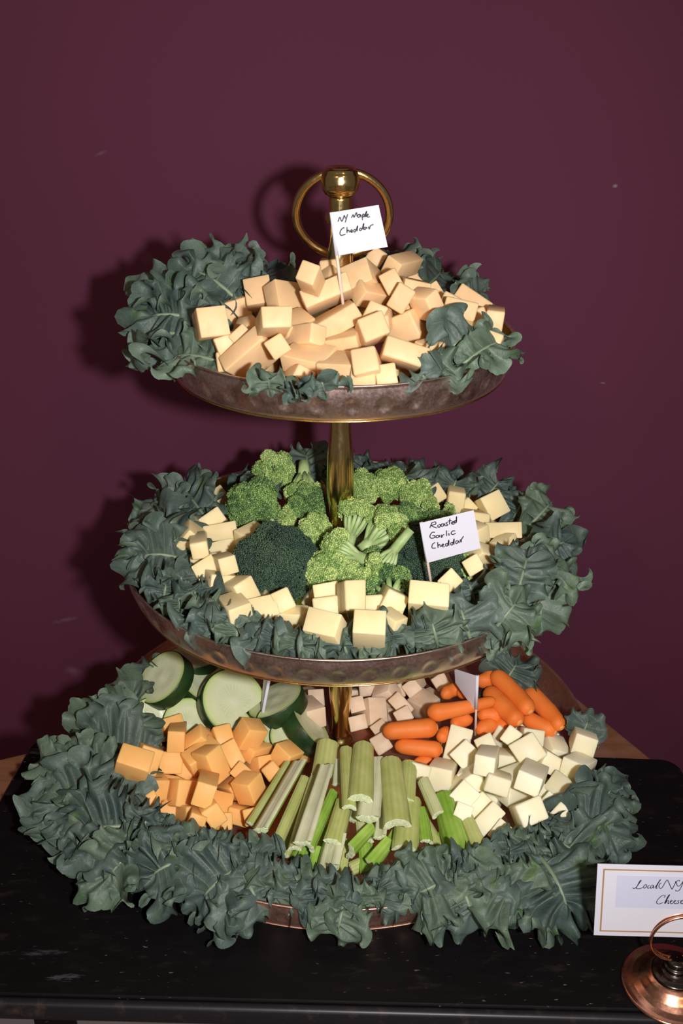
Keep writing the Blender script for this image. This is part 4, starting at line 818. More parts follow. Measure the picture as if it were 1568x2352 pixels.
maple|-0.0089 0.0590 0.4000|0.934 -0.129 0.256 0.212|0.0151 0.0161 0.0157|half-buried peach cheddar piece on the top tray, back row, third from left
maple|0.0142 0.0816 0.3877|0.690 -0.061 -0.198 0.693|0.0197 0.0164 0.0163|half-buried peach cheddar piece on the top tray, back row, fourth from left
maple|0.0256 0.0563 0.3912|0.775 -0.140 0.190 0.586|0.0150 0.0194 0.0156|half-buried peach cheddar piece on the top tray, back row, fifth from left
maple|0.0490 0.0669 0.3954|0.948 -0.302 -0.018 0.101|0.0174 0.0183 0.0163|half-buried peach cheddar piece on the top tray, back row, rightmost
maple|-0.0336 0.0051 0.3917|0.642 0.208 0.337 0.657|0.0178 0.0184 0.0171|half-buried peach cheddar piece on the top tray, row two from the back, leftmost
maple|0.0165 0.0392 0.3890|0.145 -0.009 0.232 0.962|0.0170 0.0150 0.0171|half-buried peach cheddar piece on the top tray, row two from the back, second from left
maple|0.0246 0.0079 0.3852|0.725 -0.289 0.244 0.576|0.0159 0.0180 0.0161|half-buried peach cheddar piece on the top tray, row two from the back, third from left
maple|0.0385 0.0246 0.3931|0.979 0.026 -0.154 0.127|0.0159 0.0189 0.0158|half-buried peach cheddar piece on the top tray, row two from the back, fourth from left
maple|0.0673 0.0401 0.3762|0.895 -0.115 0.414 0.118|0.0167 0.0167 0.0153|half-buried peach cheddar piece on the top tray, row two from the back, fifth from left
maple|0.0793 0.0626 0.3657|0.252 0.182 -0.005 0.950|0.0168 0.0184 0.0195|half-buried peach cheddar piece on the top tray, row two from the back, sixth from left
maple|0.0816 0.0153 0.3779|0.714 0.343 -0.181 0.583|0.0175 0.0160 0.0196|half-buried peach cheddar piece on the top tray, row two from the back, rightmost
maple|-0.0777 0.0610 0.3632|0.518 -0.070 -0.011 0.853|0.0186 0.0159 0.0167|half-buried peach cheddar piece on the top tray, row three from the back, leftmost
maple|-0.0502 0.0043 0.3737|0.950 0.075 0.172 0.249|0.0169 0.0167 0.0162|half-buried peach cheddar piece on the top tray, row three from the back, second from left
maple|-0.0481 0.0450 0.3632|0.270 0.084 -0.268 0.921|0.0174 0.0160 0.0158|half-buried peach cheddar piece on the top tray, row three from the back, third from left
maple|0.0217 -0.0260 0.3812|0.822 0.423 0.319 0.207|0.0188 0.0186 0.0179|half-buried peach cheddar piece on the top tray, row three from the back, fourth from left
maple|0.0429 0.0006 0.3752|0.873 0.177 -0.030 0.455|0.0178 0.0180 0.0178|half-buried peach cheddar piece on the top tray, row three from the back, fifth from left
maple|0.0511 0.0366 0.3685|0.429 -0.226 -0.106 0.868|0.0174 0.0157 0.0177|half-buried peach cheddar piece on the top tray, row three from the back, sixth from left
maple|0.0944 0.0389 0.3649|0.542 -0.066 -0.342 0.765|0.0196 0.0183 0.0178|half-buried peach cheddar piece on the top tray, row three from the back, rightmost
maple|-0.0909 -0.0155 0.3734|0.629 -0.150 -0.207 0.734|0.0199 0.0165 0.0163|half-buried peach cheddar piece on the top tray, row four from the back, leftmost
maple|-0.0740 0.0092 0.3642|0.327 0.138 -0.052 0.933|0.0177 0.0179 0.0185|half-buried peach cheddar piece on the top tray, row four from the back, second from left
maple|-0.0750 0.0305 0.3625|0.288 -0.327 0.040 0.899|0.0176 0.0151 0.0190|half-buried peach cheddar piece on the top tray, row four from the back, third from left
maple|-0.0256 -0.0213 0.3682|0.571 -0.020 -0.183 0.800|0.0155 0.0193 0.0170|half-buried peach cheddar piece on the top tray, row four from the back, fourth from left
maple|0.0022 -0.0257 0.3692|0.395 -0.256 0.068 0.880|0.0175 0.0170 0.0173|half-buried peach cheddar piece on the top tray, row four from the back, fifth from left
maple|0.0808 -0.0295 0.3764|0.964 -0.186 -0.189 0.007|0.0156 0.0150 0.0178|half-buried peach cheddar piece on the top tray, row four from the back, sixth from left
maple|0.0916 -0.0021 0.3652|0.154 0.160 -0.029 0.975|0.0177 0.0159 0.0184|half-buried peach cheddar piece on the top tray, row four from the back, rightmost
maple|-0.0768 -0.0480 0.3695|0.671 0.235 0.315 0.628|0.0196 0.0193 0.0180|half-buried peach cheddar piece on the top tray, front row, leftmost
maple|-0.0667 -0.0255 0.3644|0.657 -0.258 -0.135 0.695|0.0159 0.0183 0.0164|half-buried peach cheddar piece on the top tray, front row, second from left
maple|-0.0537 -0.0459 0.3651|0.367 0.174 -0.095 0.909|0.0198 0.0151 0.0159|half-buried peach cheddar piece on the top tray, front row, third from left
maple|-0.0213 -0.0418 0.3662|0.624 0.056 -0.067 0.776|0.0183 0.0193 0.0167|half-buried peach cheddar piece on the top tray, front row, fourth from left
maple|0.0049 -0.0561 0.3642|0.884 -0.234 -0.140 0.379|0.0177 0.0196 0.0173|half-buried peach cheddar piece on the top tray, front row, fifth from left
maple|0.0314 -0.0624 0.3633|0.736 -0.256 -0.405 0.478|0.0162 0.0168 0.0156|half-buried peach cheddar piece on the top tray, front row, sixth from left
maple|0.0498 -0.0352 0.3610|0.771 -0.228 -0.175 0.568|0.0174 0.0180 0.0183|half-buried peach cheddar piece on the top tray, front row, rightmost
garlic|0.0680 0.1196 0.1921|0.389 0.263 0.135 0.873|0.0150 0.0167 0.0181|half-buried yellow cheddar piece on the middle tray, back row, leftmost
garlic|0.0889 0.1057 0.1994|0.614 -0.121 -0.393 0.673|0.0167 0.0172 0.0188|half-buried yellow cheddar piece on the middle tray, back row, second from left
garlic|0.0947 0.0808 0.1938|0.583 -0.167 -0.088 0.790|0.0178 0.0181 0.0157|half-buried yellow cheddar piece on the middle tray, back row, third from left
garlic|0.1205 0.0637 0.1912|0.167 -0.232 0.087 0.954|0.0188 0.0180 0.0189|half-buried yellow cheddar piece on the middle tray, back row, rightmost
garlic|-0.1107 0.0321 0.1913|0.618 0.237 -0.109 0.741|0.0183 0.0154 0.0191|half-buried yellow cheddar piece on the middle tray, row two from the back, leftmost
garlic|-0.0915 0.0211 0.1972|0.780 -0.006 -0.626 0.027|0.0184 0.0193 0.0188|half-buried yellow cheddar piece on the middle tray, row two from the back, second from left
garlic|-0.0691 0.0234 0.1894|0.853 0.226 0.169 0.439|0.0180 0.0156 0.0153|half-buried yellow cheddar piece on the middle tray, row two from the back, third from left
garlic|0.1115 -0.0044 0.1952|0.400 -0.118 0.358 0.835|0.0166 0.0182 0.0180|half-buried yellow cheddar piece on the middle tray, row two from the back, fourth from left
garlic|0.1307 0.0297 0.1908|0.444 0.140 0.197 0.863|0.0187 0.0180 0.0171|half-buried yellow cheddar piece on the middle tray, row two from the back, rightmost
garlic|-0.1138 0.0071 0.1881|0.498 0.049 -0.115 0.858|0.0151 0.0192 0.0156|half-buried yellow cheddar piece on the middle tray, row three from the back, leftmost
garlic|-0.1082 -0.0238 0.1922|0.964 0.204 0.067 0.157|0.0161 0.0175 0.0154|half-buried yellow cheddar piece on the middle tray, row three from the back, second from left
garlic|0.0878 -0.0435 0.1932|0.920 0.286 0.162 0.215|0.0176 0.0165 0.0175|half-buried yellow cheddar piece on the middle tray, row three from the back, third from left
garlic|0.1029 -0.0254 0.1914|0.575 -0.108 -0.287 0.758|0.0158 0.0160 0.0155|half-buried yellow cheddar piece on the middle tray, row three from the back, fourth from left
garlic|0.1338 0.0043 0.1889|0.844 0.048 0.064 0.530|0.0185 0.0193 0.0179|half-buried yellow cheddar piece on the middle tray, row three from the back, rightmost
garlic|-0.0800 -0.0557 0.1936|0.447 -0.058 0.028 0.892|0.0157 0.0179 0.0170|half-buried yellow cheddar piece on the middle tray, row four from the back, leftmost
garlic|-0.0681 -0.0726 0.1989|0.896 0.296 0.289 0.161|0.0153 0.0171 0.0191|half-buried yellow cheddar piece on the middle tray, row four from the back, second from left
garlic|-0.0443 -0.0636 0.1894|0.215 -0.089 -0.132 0.964|0.0193 0.0165 0.0170|half-buried yellow cheddar piece on the middle tray, row four from the back, third from left
garlic|0.0056 -0.0660 0.1953|0.331 0.160 0.079 0.926|0.0180 0.0163 0.0178|half-buried yellow cheddar piece on the middle tray, row four from the back, fourth from left
garlic|0.0380 -0.0636 0.1914|0.910 -0.184 0.124 0.350|0.0198 0.0167 0.0163|half-buried yellow cheddar piece on the middle tray, row four from the back, rightmost
garlic|-0.0527 -0.0893 0.1928|0.635 -0.315 -0.218 0.671|0.0166 0.0157 0.0183|half-buried yellow cheddar piece on the middle tray, front row, leftmost
garlic|-0.0169 -0.0755 0.1934|0.053 -0.440 0.053 0.895|0.0157 0.0180 0.0154|half-buried yellow cheddar piece on the middle tray, front row, second from left
garlic|0.0144 -0.1263 0.1945|0.429 0.139 -0.166 0.877|0.0177 0.0174 0.0152|half-buried yellow cheddar piece on the middle tray, front row, third from left
garlic|0.0265 -0.0856 0.1922|0.568 -0.201 0.134 0.786|0.0190 0.0191 0.0159|half-buried yellow cheddar piece on the middle tray, front row, fourth from left
garlic|0.0681 -0.0727 0.1920|0.141 -0.167 0.165 0.962|0.0193 0.0173 0.0169|half-buried yellow cheddar piece on the middle tray, front row, rightmost
orange|-0.1403 0.0055 0.0148|0.939 -0.036 -0.027 0.342|0.0199 0.0192 0.0158|half-buried orange cheddar piece on the bottom tray, back row, leftmost
orange|-0.1264 -0.0117 0.0146|0.219 0.036 0.149 0.964|0.0165 0.0163 0.0154|half-buried orange cheddar piece on the bottom tray, back row, second from left
orange|-0.0787 0.0024 0.0147|0.856 0.047 0.042 0.514|0.0154 0.0169 0.0176|half-buried orange cheddar piece on the bottom tray, back row, third from left
orange|-0.0696 -0.0229 0.0298|0.344 0.045 -0.137 0.928|0.0199 0.0191 0.0199|half-buried orange cheddar piece on the bottom tray, back row, rightmost
orange|-0.1458 -0.0475 0.0191|0.807 0.336 0.054 0.482|0.0152 0.0192 0.0156|half-buried orange cheddar piece on the bottom tray, row two from the back, leftmost
orange|-0.1347 -0.0336 0.0257|0.300 -0.308 0.220 0.876|0.0181 0.0152 0.0152|half-buried orange cheddar piece on the bottom tray, row two from the back, second from left
orange|-0.0984 -0.0185 0.0190|0.233 0.317 -0.290 0.872|0.0170 0.0198 0.0156|half-buried orange cheddar piece on the bottom tray, row two from the back, third from left
orange|-0.0871 -0.0415 0.0156|0.830 0.158 0.166 0.509|0.0178 0.0155 0.0158|half-buried orange cheddar piece on the bottom tray, row two from the back, fourth from left
orange|-0.0467 -0.0200 0.0161|0.976 0.122 -0.058 0.174|0.0169 0.0181 0.0156|half-buried orange cheddar piece on the bottom tray, row two from the back, rightmost
orange|-0.1354 -0.0776 0.0160|0.068 0.039 -0.102 0.992|0.0179 0.0160 0.0180|half-buried orange cheddar piece on the bottom tray, front row, leftmost
orange|-0.1189 -0.0463 0.0178|0.162 0.372 0.049 0.913|0.0164 0.0158 0.0156|half-buried orange cheddar piece on the bottom tray, front row, second from left
orange|-0.1098 -0.0808 0.0199|0.307 -0.053 -0.034 0.950|0.0155 0.0180 0.0193|half-buried orange cheddar piece on the bottom tray, front row, third from left
orange|-0.1016 -0.0619 0.0215|0.736 0.529 -0.402 0.130|0.0158 0.0182 0.0198|half-buried orange cheddar piece on the bottom tray, front row, fourth from left
orange|-0.0686 -0.0834 0.0172|0.858 0.177 0.141 0.462|0.0151 0.0153 0.0180|half-buried orange cheddar piece on the bottom tray, front row, rightmost
white|0.1238 -0.0112 0.0194|0.958 -0.135 0.250 0.032|0.0170 0.0185 0.0178|half-buried ivory cheddar piece on the bottom tray, back row, leftmost
white|0.1365 -0.0282 0.0319|0.126 0.234 0.085 0.960|0.0180 0.0164 0.0167|half-buried ivory cheddar piece on the bottom tray, back row, second from left
white|0.1454 -0.0018 0.0147|0.451 -0.016 -0.010 0.892|0.0156 0.0165 0.0161|half-buried ivory cheddar piece on the bottom tray, back row, third from left
white|0.1571 -0.0127 0.0283|0.104 0.026 -0.240 0.965|0.0167 0.0158 0.0158|half-buried ivory cheddar piece on the bottom tray, back row, fourth from left
white|0.1686 -0.0000 0.0145|0.781 -0.020 -0.053 0.622|0.0186 0.0159 0.0163|half-buried ivory cheddar piece on the bottom tray, back row, rightmost
white|0.0698 -0.0529 0.0143|0.425 -0.007 0.055 0.903|0.0198 0.0164 0.0161|half-buried ivory cheddar piece on the bottom tray, row two from the back, leftmost
white|0.0947 -0.0176 0.0155|0.993 -0.106 -0.043 0.039|0.0188 0.0159 0.0175|half-buried ivory cheddar piece on the bottom tray, row two from the back, second from left
white|0.1179 -0.0417 0.0196|0.559 -0.222 -0.183 0.778|0.0199 0.0189 0.0176|half-buried ivory cheddar piece on the bottom tray, row two from the back, third from left
white|0.1607 -0.0339 0.0163|0.880 -0.004 -0.060 0.471|0.0165 0.0178 0.0193|half-buried ivory cheddar piece on the bottom tray, row two from the back, fourth from left
white|0.1770 -0.0200 0.0193|0.511 0.405 -0.415 0.635|0.0167 0.0154 0.0171|half-buried ivory cheddar piece on the bottom tray, row two from the back, rightmost
white|0.0893 -0.0884 0.0145|0.983 -0.039 0.090 0.153|0.0159 0.0162 0.0163|half-buried ivory cheddar piece on the bottom tray, front row, leftmost
white|0.1099 -0.0645 0.0151|0.897 0.088 0.067 0.427|0.0189 0.0155 0.0175|half-buried ivory cheddar piece on the bottom tray, front row, second from left
white|0.1152 -0.0926 0.0161|0.254 -0.071 -0.229 0.937|0.0183 0.0183 0.0153|half-buried ivory cheddar piece on the bottom tray, front row, third from left
white|0.1260 -0.0733 0.0157|0.876 -0.106 0.242 0.403|0.0156 0.0189 0.0151|half-buried ivory cheddar piece on the bottom tray, front row, fourth from left
white|0.1600 -0.0726 0.0131|0.470 0.063 -0.009 0.880|0.0190 0.0169 0.0150|half-buried ivory cheddar piece on the bottom tray, front row, rightmost
tan|0.0321 0.0737 0.0164|0.583 -0.067 0.022 0.809|0.0172 0.0186 0.0180|half-buried tan cheese piece behind the lowest post, back row, leftmost
tan|0.0648 0.0716 0.0176|0.329 -0.176 -0.027 0.927|0.0196 0.0186 0.0188|half-buried tan cheese piece behind the lowest post, back row, second from left
tan|0.0929 0.0796 0.0150|0.963 0.055 -0.209 0.164|0.0170 0.0182 0.0153|half-buried tan cheese piece behind the lowest post, back row, rightmost
tan|-0.0295 0.0458 0.0166|0.964 -0.110 0.015 0.240|0.0155 0.0190 0.0152|half-buried tan cheese piece behind the lowest post, row two from the back, leftmost
tan|0.0107 0.0482 0.0154|0.704 -0.162 0.170 0.671|0.0169 0.0186 0.0160|half-buried tan cheese piece behind the lowest post, row two from the back, second from left
tan|0.0487 0.0600 0.0161|0.819 0.124 -0.106 0.551|0.0156 0.0161 0.0155|half-buried tan cheese piece behind the lowest post, row two from the back, rightmost
tan|-0.0249 0.0175 0.0145|0.980 -0.032 -0.055 0.189|0.0162 0.0164 0.0160|half-buried tan cheese piece behind the lowest post, front row, leftmost
tan|0.0488 0.0294 0.0140|0.616 -0.078 0.030 0.783|0.0187 0.0189 0.0152|half-buried tan cheese piece behind the lowest post, front row, second from left
tan|0.0799 0.0477 0.0131|0.944 0.000 -0.002 0.330|0.0177 0.0152 0.0154|half-buried tan cheese piece behind the lowest post, front row, rightmost
'''
rng = np.random.default_rng(11)
random.seed(4)
# ================================================================ setting
WALL_Y, FLOOR_Z = 0.265, -0.76
def box(name, lo, hi, mat, bev=0.0, parent=None):
    (x0, y0, z0), (x1, y1, z1) = lo, hi
    V, F = prism([(x0, y0), (x1, y0), (x1, y1), (x0, y1)], z0, z1)
    me = bevel_mesh(name, V, F, bev) if bev else mesh(name, V, F)
    return link(name, me, mat, parent, smooth=False)

_t = NT('maroon_paint')
_n = _t.noise(900, 3, 0.6)
_n2 = _t.noise(2.2, 3, 0.5)
_c = _t.ramp(_n2, [(0.3, (0.099, 0.0245, 0.052)), (0.7, (0.109, 0.0285, 0.058))])
_p = _t.coord()
for (_u, _v, _sx, _sz, _ang, _k) in ((150, 1424, 0.016, 0.0035, 0.25, 0.16), (166, 1541, 0.010, 0.008, 0, 0.12), (1413, 427, 0.003, 0.002, 0, 0.5), (1384, 880, 0.003, 0.0012, 0, 0.35), (231, 352, 0.007, 0.002, 0.4, 0.12)):
    _q = at_y(_u, _v, WALL_Y)
    _mp = _t.n('Mapping', vector_type='TEXTURE')
    _mp.inputs['Location'].default_value = _q
    _mp.inputs['Rotation'].default_value = (0, -_ang, 0)
    _mp.inputs['Scale'].default_value = (_sx, 0.05, _sz)
    _t.l(_p, _mp.inputs['Vector'])
    _ln = _t.n('VectorMath', operation='LENGTH')
    _t.l(_mp.outputs[0], _ln.inputs[0])
    _f = _t.math('MULTIPLY', _t.math('SUBTRACT', 1.0, _t.math('ADD', _ln.outputs['Value'], _t.math('MULTIPLY', _t.math('SUBTRACT', _t.noise(150, 3), 0.5), 1.2)), clamp=True), _k)
    _c = _t.mix(_f, _c, (0.42, 0.36, 0.38))
_t.bump(_n, 0.12, 0.0006)
M_WALL = _t.set(Base_Color=_c, Roughness=0.8, Specular_IOR_Level=0.15)
M_FLOOR = flat_mat('warm_floor', (0.42, 0.33, 0.28), 0.6)
o = box('wall_back', (-2.2, WALL_Y, FLOOR_Z), (2.2, WALL_Y + 0.1, 2.0), M_WALL); o['kind'] = 'structure'
o = box('floor', (-2.2, -3.2, FLOOR_Z - 0.05), (2.2, WALL_Y, FLOOR_Z), M_FLOOR); o['kind'] = 'structure'

_t = NT('brown_wood')
_w = _t.n('Mapping'); _w.inputs['Scale'].default_value = (3.0, 40.0, 40.0); _w.inputs['Rotation'].default_value = (0, 0, 0.38)
_t.l(_t.coord(), _w.inputs['Vector'])
_n = _t.noise(2.5, 5, 0.6, _w.outputs[0])
_n2 = _t.noise(16, 4, 0.6)
_c = _t.mix(_t.ramp(_n2, [(0.5, (0, 0, 0)), (0.75, (0.7, 0.7, 0.7))]), _t.ramp(_n, [(0.3, (0.16, 0.066, 0.030)), (0.7, (0.24, 0.105, 0.052))]), (0.27, 0.18, 0.14))
_t.bump(_n, 0.2, 0.001)
M_WOOD = _t.set(Base_Color=_c, Roughness=0.45)

_t = NT('black_lacquered_wood')
_w = _t.n('Mapping'); _w.inputs['Scale'].default_value = (0.35, 1, 1)
_t.l(_t.coord(), _w.inputs['Vector'])
_n = _t.noise(90, 6, 0.65, _w.outputs[0])
_n2 = _t.noise(9, 3, 0.6)
_n3 = _t.noise(420, 2, 0.5, _w.outputs[0])
_sc = _t.math('MULTIPLY', _t.ramp(_n, [(0.56, (0, 0, 0)), (0.72, (1, 1, 1))]), _t.ramp(_n2, [(0.38, (0, 0, 0)), (0.62, (1, 1, 1))]))
_c = _t.mix(_t.math('MULTIPLY', _sc, 0.35), (0.0042, 0.0038, 0.004), (0.07, 0.047, 0.036))
_pk = _t.math('MULTIPLY', _t.ramp(_n3, [(0.69, (0, 0, 0)), (0.74, (1, 1, 1))]), _t.ramp(_n2, [(0.42, (0, 0, 0)), (0.6, (1, 1, 1))]))
_c = _t.mix(_t.math('MULTIPLY', _pk, 0.7), _c, (0.22, 0.17, 0.15))
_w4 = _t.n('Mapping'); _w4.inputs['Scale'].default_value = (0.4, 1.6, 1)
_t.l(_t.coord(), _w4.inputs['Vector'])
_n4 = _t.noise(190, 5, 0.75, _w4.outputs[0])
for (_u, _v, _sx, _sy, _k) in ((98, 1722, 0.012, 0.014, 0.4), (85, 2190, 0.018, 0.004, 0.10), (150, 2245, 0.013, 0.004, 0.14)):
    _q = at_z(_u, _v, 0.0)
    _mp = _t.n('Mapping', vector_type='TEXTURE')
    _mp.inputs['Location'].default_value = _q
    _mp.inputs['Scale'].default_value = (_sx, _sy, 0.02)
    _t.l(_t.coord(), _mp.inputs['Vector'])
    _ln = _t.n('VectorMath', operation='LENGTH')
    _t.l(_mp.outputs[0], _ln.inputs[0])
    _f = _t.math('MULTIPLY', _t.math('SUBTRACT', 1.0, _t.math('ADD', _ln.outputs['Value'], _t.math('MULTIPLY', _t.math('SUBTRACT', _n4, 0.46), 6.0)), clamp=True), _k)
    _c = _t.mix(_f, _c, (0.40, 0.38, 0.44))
_t.bump(_n, 0.3, 0.0008)
M_BLACK = _t.set(Base_Color=_c, Roughness=_t.ramp(_n, [(0.3, (0.42,) * 3), (0.7, (0.6,) * 3)]), Specular_IOR_Level=0.18)
_t = NT('worn_black_edge')
_n = _t.noise(70, 5, 0.7)
M_EDGE = _t.set(Base_Color=_t.mix(_t.ramp(_n, [(0.55, (0, 0, 0)), (0.75, (1, 1, 1))]), (0.011, 0.011, 0.014), (0.045, 0.032, 0.026)), Roughness=0.42)
M_GREY = flat_mat('grey_apron_paint', (0.12, 0.11, 0.11), 0.6)

# brown table standing askew to the wall, with a painted apron in front
tb = empty('brown_table', (0, 0, FLOOR_Z))
tag(tb, 'brown wooden table under the black board, its corner showing at right', 'table')
TOPZ = -0.005
A1 = at_z(1190, 1490, TOPZ); A2 = at_z(1568, 1800, TOPZ); A3 = at_z(45, 1747, TOPZ); A4 = at_z(0, 1761, TOPZ)
dR = (A2 - A1).normalized(); dL = (A4 - A1); dL = (A3 - A1).normalized()
crn = Vector((A1.x - 0.012, A1.y + 0.020, 0))
pR = A1 + dR * ((-0.245 - A1.y) / dR.y)
pL = A3 + dL * 0.30
poly = [(crn.x, crn.y), (pL.x, pL.y), (pL.x, -0.245), (pR.x, -0.245)]
V, F = prism(poly, TOPZ - 0.020, TOPZ)
o = link('table_top', bevel_mesh('table_top', V, F, 0.002), M_WOOD, tb, smooth=False)
o.location.z = -FLOOR_Z
_zl = TOPZ - 0.020
for (x, y) in ((pL.x + 0.05, -0.2), (pR.x - 0.05, -0.2), (crn.x - 0.02, crn.y - 0.06)):
    box('leg', (x - 0.02, y - 0.02, 0), (x + 0.02, y + 0.02, _zl - FLOOR_Z), M_WOOD, 0.002, tb)
for (x0, x1, m) in ((pL.x + 0.06, -0.2085, M_GREY), (-0.2085, -0.1795, M_BLACK), (-0.1795, -0.02, M_GREY), (-0.02, 0.03, M_BLACK), (0.03, pR.x - 0.06, M_GREY)):
    box('apron_panel' if m is M_GREY else 'apron_stile', (x0, -0.243, _zl - 0.09 - FLOOR_Z), (x1, -0.232, _zl - FLOOR_Z), m, 0.0008, tb)

# black board with a front lip lying on the table
bd = empty('black_board', (0, 0, TOPZ))
tag(bd, 'worn black wooden board with a front lip under the bottom tray', 'board')
YAW = -0.041
cs, sn = math.cos(YAW), math.sin(YAW)
bl, br, fr_, flt = at_z(83, 1695, 0), at_z(1548, 1743, 0), at_z(1568, 2322, 0), at_z(0, 2282, 0)
def on_front(x):
    return flt.y + (fr_.y - flt.y) * (x - flt.x) / (fr_.x - flt.x)
xl, xr = -0.292, 0.292
back = [(br.x, br.y), (bl.x, bl.y)]
Rr = 0.016
pts = [(xl, on_front(xl)), (xr, on_front(xr))]
for (cx, cy, a0) in ((br.x - Rr + 0.002, br.y - Rr, 0), (bl.x + Rr - 0.002, bl.y - Rr, math.pi / 2)):
    for k in range(7):
        a = a0 + k / 6 * math.pi / 2
        pts.append((cx + Rr * math.cos(a), cy + Rr * math.sin(a)))
V, F = prism(pts, TOPZ, 0.0)
o = link('board_top', bevel_mesh('board_top', V, F, 0.0012), M_BLACK, bd, smooth=False)
o.location.z = -TOPZ
yl, yr = on_front(xl), on_front(xr)
V, F = prism([(xl, yl - 0.007), (xr, yr - 0.007), (xr, yr - 0.0002), (xl, yl - 0.0002)], -0.0165, -0.0008)
o = link('front_lip', bevel_mesh('front_lip', V, F, 0.0028, 3), M_EDGE, bd, smooth=True)
o.location.z = -TOPZ

# ================================================================ tiered stand
st = empty('tiered_stand', (0, 0, 0))
tag(st, 'three-tier metal serving stand with brass post and ring handle', 'serving stand')

def tray(R0, R1, z, h, mat, ndim, phase):
    seg = 720
    a = np.linspace(0, 2 * np.pi, seg, endpoint=False)
    prof = [(0.0005, 0), (R0 * 0.6, 0), (R0 - 0.004, 0), (R0 - 0.0012, 0.0012)]
    nw = 14
    for k in range(nw + 1):
        q = k / nw
        prof.append((R0 + (R1 - R0) * (1 - (1 - q) ** 2.2), 0.002 + (h - 0.003) * q))
    wall = range(4, 4 + nw + 1)
    prof += [(R1 + 0.0008, h - 0.0006), (R1 + 0.0007, h), (R1 - 0.0004, h + 0.0003), (R1 - 0.0014, h - 0.0006)]
    prof += [(R1 - 0.0018, h * 0.6), (R0 - 0.003, 0.006), (R0 - 0.007, 0.0032), (R0 * 0.5, 0.003), (0.0005, 0.003)]
    P = np.array([[r * np.cos(a), r * np.sin(a), np.full(seg, zz)] for r, zz in prof]).transpose(0, 2, 1)
    for k in wall:
        zz = prof[k][1]
        d = np.zeros(seg)
        for j in range(ndim):
            c = phase + 2 * np.pi * j / ndim
            da = (a - c + np.pi) % (2 * np.pi) - np.pi
            dist = np.sqrt((da * R1) ** 2 + ((zz - h * 0.46) * 1.0) ** 2) / 0.0058
            d += np.where(dist < 1, 0.0016 * (1 - dist ** 2), 0)
        P[k, :, 0] -= d * np.cos(a)
        P[k, :, 1] -= d * np.sin(a)
    tr = link('tray', mesh('tray', P.reshape(-1, 3), grid_faces(len(prof), seg, True)), mat, st, loc=(0, 0, z))
    e = tube('edge', [((R0 - 0.0006) * math.cos(t), (R0 - 0.0006) * math.sin(t), 0.0006) for t in np.linspace(0, 2 * math.pi, 160, endpoint=False)], 0.0006, 6, closed=True)
    link('base_edge', e, M_GOLD_EDGE if mat is M_NICKEL else mat, tr)
    lin = lathe('lining', [(0.0006, 0.0034), (R0 * 0.5, 0.0034), (R0 - 0.007, 0.0036), (R0 - 0.0034, 0.0064), (R1 - 0.0024, h * 0.6), (R1 - 0.0020, h - 0.0008)], 160)
    link('tray_lining', lin, M_BRASS if mat is M_NICKEL else M_COPPER, tr)
    return tr
tray(0.1195, 0.1250, 0.3445, 0.0262, M_NICKEL, 38, 0.055 - math.pi / 2 - 0.33)
tray(0.1610, 0.1680, 0.1740, 0.0262, M_NICKEL, 50, -math.pi / 2 - 0.010)
tray(0.2050, 0.2110, 0.0000, 0.0270, M_COPPER, 64, -math.pi / 2 + 0.006)

def smooth_prof(pts, n=8):
    out = []
    for i in range(len(pts) - 1):
        (r0, z0), (r1, z1) = pts[i], pts[i + 1]
        for k in range(n):
            q = k / n
            e = q * q * (3 - 2 * q)
            out.append((r0 + (r1 - r0) * e, z0 + (z1 - z0) * q))
    out.append(pts[-1])
    return out
low = [(0.0006, 0.0034), (0.0112, 0.0034), (0.0112, 0.006), (0.0078, 0.014), (0.0072, 0.022), (0.0098, 0.062), (0.0102, 0.10), (0.0085, 0.145), (0.0095, 0.158), (0.0115, 0.163), (0.0115, 0.172), (0.0006, 0.1736)]
mid = [(0.0006, 0.1774), (0.0125, 0.1774), (0.0125, 0.180), (0.0078, 0.190), (0.0066, 0.205), (0.0082, 0.222), (0.0107, 0.246), (0.0102, 0.268), (0.0083, 0.300), (0.0080, 0.318), (0.0098, 0.322), (0.0100, 0.330), (0.0085, 0.334), (0.0120, 0.3435), (0.0006, 0.3440)]
top = [(0.0006, 0.3480), (0.0115, 0.3480), (0.0115, 0.351), (0.0075, 0.362), (0.0068, 0.374), (0.0086, 0.394), (0.0095, 0.408), (0.0088, 0.424), (0.0072, 0.440), (0.0074, 0.4465), (0.0102, 0.4475), (0.0106, 0.450), (0.0102, 0.4525), (0.0078, 0.4535), (0.0078, 0.464), (0.0006, 0.465)]
for p in (low, mid, top):
    link('post', lathe('post', smooth_prof(p, 6), 56), M_BRASS, st)
knob = [(0.0006, 0.4645), (0.0085, 0.4647), (0.0108, 0.4662), (0.0127, 0.4695), (0.0134, 0.4735), (0.0130, 0.4780), (0.0117, 0.4815), (0.0098, 0.4832), (0.0090, 0.4836), (0.0075, 0.4830), (0.0006, 0.4830)]
link('finial', lathe('finial', smooth_prof(knob, 4), 64), M_BRASS, st)
RC, RR = 0.0016, 0.0325
zc = 0.4515
pts = []
for k in range(72):
    a = 2 * math.pi * k / 72
    x, q = RC + RR * math.sin(a), RR * math.cos(a)
    pts.append((x, (RR - q) * 0.20, zc + q * 0.90))
rg = tube('ring', pts, 0.0030, 14, closed=True)
link('ring_handle', rg, M_BRASS, st)

